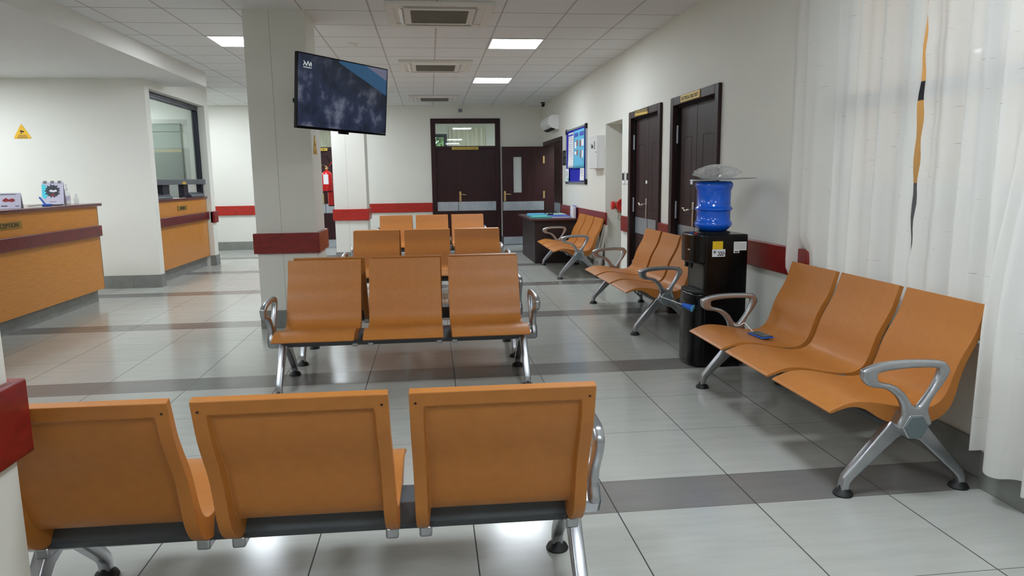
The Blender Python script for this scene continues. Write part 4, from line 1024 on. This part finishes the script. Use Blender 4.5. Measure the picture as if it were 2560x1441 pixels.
# fire extinguishers on the pillar by the end wall
def extinguisher(x, y, z, h, r, lab, label_on):
    t = thing('fire_extinguisher', lab, 'fire extinguisher', (x, y, z), group='red fire extinguishers')
    MB().lathe([(0, 0), (r*.9, 0), (r, .012), (r, h-.06), (r*.82, h-.02), (r*.4, h), (.02, h+.01), (.02, h+.04), (0, h+.04)], n=28).build('cylinder', M['red'], t)
    MB().lathe([(r*.97, -.012), (r*.97, .006)], n=28).build('base_ring', M['blackmat'], t)
    MB().lathe([(0, h+.03), (.026, h+.03), (.026, h+.06), (.016, h+.085), (0, h+.085)], n=16).build('valve', M['brass'], t)
    MB().tube([(0, 0, h+.075), (-.05, -.01, h+.10), (-.09, -.02, h+.125)], .009, 8).build('lever', M['brass'], t)
    MB().tube([(0, 0, h+.06), (.05, 0, h+.10), (.09, .0, h+.15)], .009, 8).build('carry_handle', M['red'], t)
    MB().tube([(.02, 0, h+.07), (.06, -.03, h+.15), (.03, -.05, h+.24), (-.04, -.05, h+.28), (-.09, -.05, h+.22), (-.07, -.04, h+.12), (-.0, -.02, h+.06)], .008, 8).build('hose', M['blackmat'], t)
    if label_on:
        b = MB(); n = 10
        for k in range(n):
            a0 = -PI*.5+(-.62+1.0*k/n); a1 = -PI*.5+(-.62+1.0*(k+1)/n); R = r+.0012
            q = [b.bm.verts.new((R*math.cos(a), R*math.sin(a), zz)) for a, zz in ((a0, h*.36), (a1, h*.36), (a1, h*.84), (a0, h*.84))]
            b.bm.faces.new(q)
        o = b.build('instruction_label', M['paper'], t)
    MB().box(-.02, .12, r*.5, r*.6, h*.6, h*.66).build('wall_bracket', M['blackmat'], t)
extinguisher(-1.725, 12.40, 1.20, .34, .088, 'red fire extinguisher with a white label on the side of the rear pillar', True)
extinguisher(-1.69, 12.66, .955, .42, .072, 'second red fire extinguisher, lower and behind the labelled one', False)

# ================================================================== WATER DISPENSER
t = thing('water_dispenser', 'black water dispenser standing by the right wall between two benches', 'water dispenser', (2.06, 4.95, 0))
MB().box(-.14, .175, -.17, .17, .012, .965).build('body', M['black'], t, bevel=.012, seg=3)
def bulge(z0, z1, d, w=.17):
    P = [(-.13, -w)]
    for k in range(13): a = -PI/2+PI*k/12; P.append((-.14-d*max(0, math.cos(a))**.6, w*math.sin(a)))
    P.append((-.13, w))
    return MB().prism(P, lambda a, b, h: (a, b, h), z0, z1)
bulge(.012, .54, .085).build('lower_door', M['black'], t, bevel=.01, seg=3)
bulge(.76, .965, .085).build('tap_housing', M['black'], t, bevel=.012, seg=3)
bulge(.54, .556, .08).build('drip_tray', M['blackmat'], t, bevel=.004)
MB().box(-.142, -.138, -.13, .13, .57, .75).build('tap_recess', mat('dark grey recess', (62, 66, 64), .25), t, bevel=.01)
for y, m in ((-.06, 'red'), (.03, 'phoneblue')):
    MB().tube([(-.2, y, .80), (-.2, y, .735), (-.205, y, .72)], .014, 12).build('tap', M['blackmat'], t)
    MB().lathe([(0, .965), (.011, .965), (.011, .972), (0, .972)], (-.17, y, 0), n=12).build('indicator_lamp', M[m], t)
MB().box(-.226, -.218, -.09, -.05, .85, .858).build('chrome_trim', M['handle'], t, bevel=.002)
MB().lathe([(.104, .962), (.122, .962), (.122, .972), (.116, .978), (.104, .978), (.104, .962)], (-.02, 0, 0), n=32, cap=False).build('bottle_collar', M['blackmat'], t)
def sticker(name, x0, x1, z0, z1, m): return MB().box(x0-2.06, x1-2.06, -.1712, -.1702, z0, z1).build(name, M[m], t, sm=False)
s = sticker('yellow_note', 1.972, 2.048, .862, .918, 'yellow')
s = sticker('white_label', 1.970, 2.066, .808, .861, 'paper')
for i, (a, b, z) in enumerate(((2.012, 2.056, .838), (2.018, 2.058, .826), (2.01, 2.06, .815))):
    for k in range(3): MB().box(a-2.06+k*.016, a-2.06+k*.016+.012, -.172, -.1713, z, z+.007).build('handwriting', M['ink'], s)
MB().lathe([(.006, -.1722), (.011, -.1722), (.011, -.1716), (.006, -.1716)], (1.988-2.06, 0, .842), axis='y', n=18).build('emblem', M['greyink'], s)
s = sticker('rating_label', 2.128, 2.222, .850, .912, 'white'); 
for i in range(4): MB().box(.073, .155, -.1719, -.1713, .862+i*.012, .864+i*.012).build('print_line', M['greyink'], s)
s = sticker('barcode_label', 2.128, 2.170, .832, .850, 'white'); MB().box(.074, .104, -.1719, -.1713, .837, .845).build('barcode', M['ink'], s)
v = MB()
for i in range(10): v.box(-.05, .03, -.172, -.1695, .60+i*.011, .603+i*.011)
v.build('side_vent', M['blackmat'], t)
for x in (-.1, .14):
    for y in (-.13, .13): MB().lathe([(0, 0), (.015, 0), (.015, .014), (0, .014)], (x, y, 0), n=12).build('foot', M['rubber'], t)
t = thing('water_bottle', 'blue water bottle upside down on the black dispenser', 'bottle', (2.04, 4.95, .970))
BP = [(0, .0), (.03, .0), (.066, .005), (.092, .012), (.112, .030), (.1315, .050), (.1335, .066), (.126, .080), (.1195, .090), (.1190, .150), (.1225, .156), (.1325, .165), (.1330, .176), (.1235, .186), (.1190, .192), (.1185, .300), (.125, .312), (.1335, .335), (.1315, .352), (.118, .366), (.09, .368), (0, .366)]
MB().lathe([(r, h-.0) for r, h in BP], n=48).build('bottle', M['bottle'], t)
t = thing('metal_tray', 'thin metal tray balanced on top of the blue water bottle', 'tray', (2.095, 4.94, 1.349))
P = [(.235*math.cos(a)*(1+.06*math.cos(3*a)), .19*math.sin(a)) for a in [2*PI*k/40 for k in range(40)]]
o = MB().prism(P, lambda a, b, d: (a, b, d), -.0015, .0015).build('plate', M['steel'], t, sm=False)
rim = MB().tube([(a, b, .002) for a, b in P+P[:1]], .003, 6).build('rim', M['steel'], t)
t.rotation_euler = (0, -.03, 0)
t = thing('plastic_bag', 'clear crumpled plastic bag lying on the tray over the water bottle', 'plastic bag', (2.05, 4.93, 1.356))
b = MB()
def bagf(u, v):
    a = 2*PI*u; ph = -PI/2+PI*v
    r = 1+.16*math.sin(5*a+3*v)+.10*math.sin(11*a-7*v*3)+.07*math.sin(17*a+19*v)
    return (.145*r*math.cos(ph)*math.cos(a), .12*r*math.cos(ph)*math.sin(a), max(.0, .045+.047*math.sin(ph)*(1+.2*math.sin(7*a+9*v))))
b.grid(bagf, 72, 24); bmesh.ops.remove_doubles(b.bm, verts=b.bm.verts[:], dist=1e-4)
b.build('bag', M['bagplastic'], t, ang=25)
t = thing('plastic_tube', 'small blue plastic tube with a white rim tied beside the water dispenser', 'tube', (1.795, 4.75, .46))
p0, p1 = Vector((-.035, .03, .013)), Vector((.022, -.02, -.008))
MB().tube([tuple(p0), tuple(p1)], [.014, .024], 18).build('tube', M['phoneblue'], t); MB().tube([tuple(p1), tuple(p1+(p1-p0)*.06)], [.028, .028], 18).build('rim', M['cyan'], t)
MB().tube([tuple(p0), (-.03, .50, -.01), (.12, 1.02, -.08)], .003, 6).build('string', M['cord'], t)

# phone on the near bench
t = thing('smartphone', 'black phone in a blue case lying on the bench before the curtains', 'phone', (2.0, 4.06, .398), .22)
t.rotation_euler = (0, -.02, .12)
MB().box(-.040, .040, -.082, .082, -.004, .006).build('case', M['phoneblue'], t, bevel=.004)
MB().box(-.036, .036, -.077, .077, .006, .010).build('screen', M['screen'], t, bevel=.002)
MB().tube(spline_open([(0, .08, .004), (-.01, .12, .03), (-.02, .15, .05), (-.045, .16, .035), (-.06, .19, .03), (-.05, .22, .035)], 4), .003, 8).build('charging_cord', M['cord'], t)

# ================================================================== LIGHT
w = bpy.data.worlds.new('world'); sc.world = w; w.use_nodes = True
bg = w.node_tree.nodes['Background']; bg.inputs[0].default_value = (.90, .94, 1, 1); bg.inputs[1].default_value = 1.4
sc.view_settings.view_transform = 'Standard'; sc.view_settings.look = 'None'; sc.view_settings.gamma = 1; sc.view_settings.use_curve_mapping = False
sc.view_settings.exposure = 0.92
sc.cycles.use_denoising = True
sc.cycles.max_bounces = 10; sc.cycles.diffuse_bounces = 6; sc.cycles.transparent_max_bounces = 16; sc.cycles.sample_clamp_indirect = 6
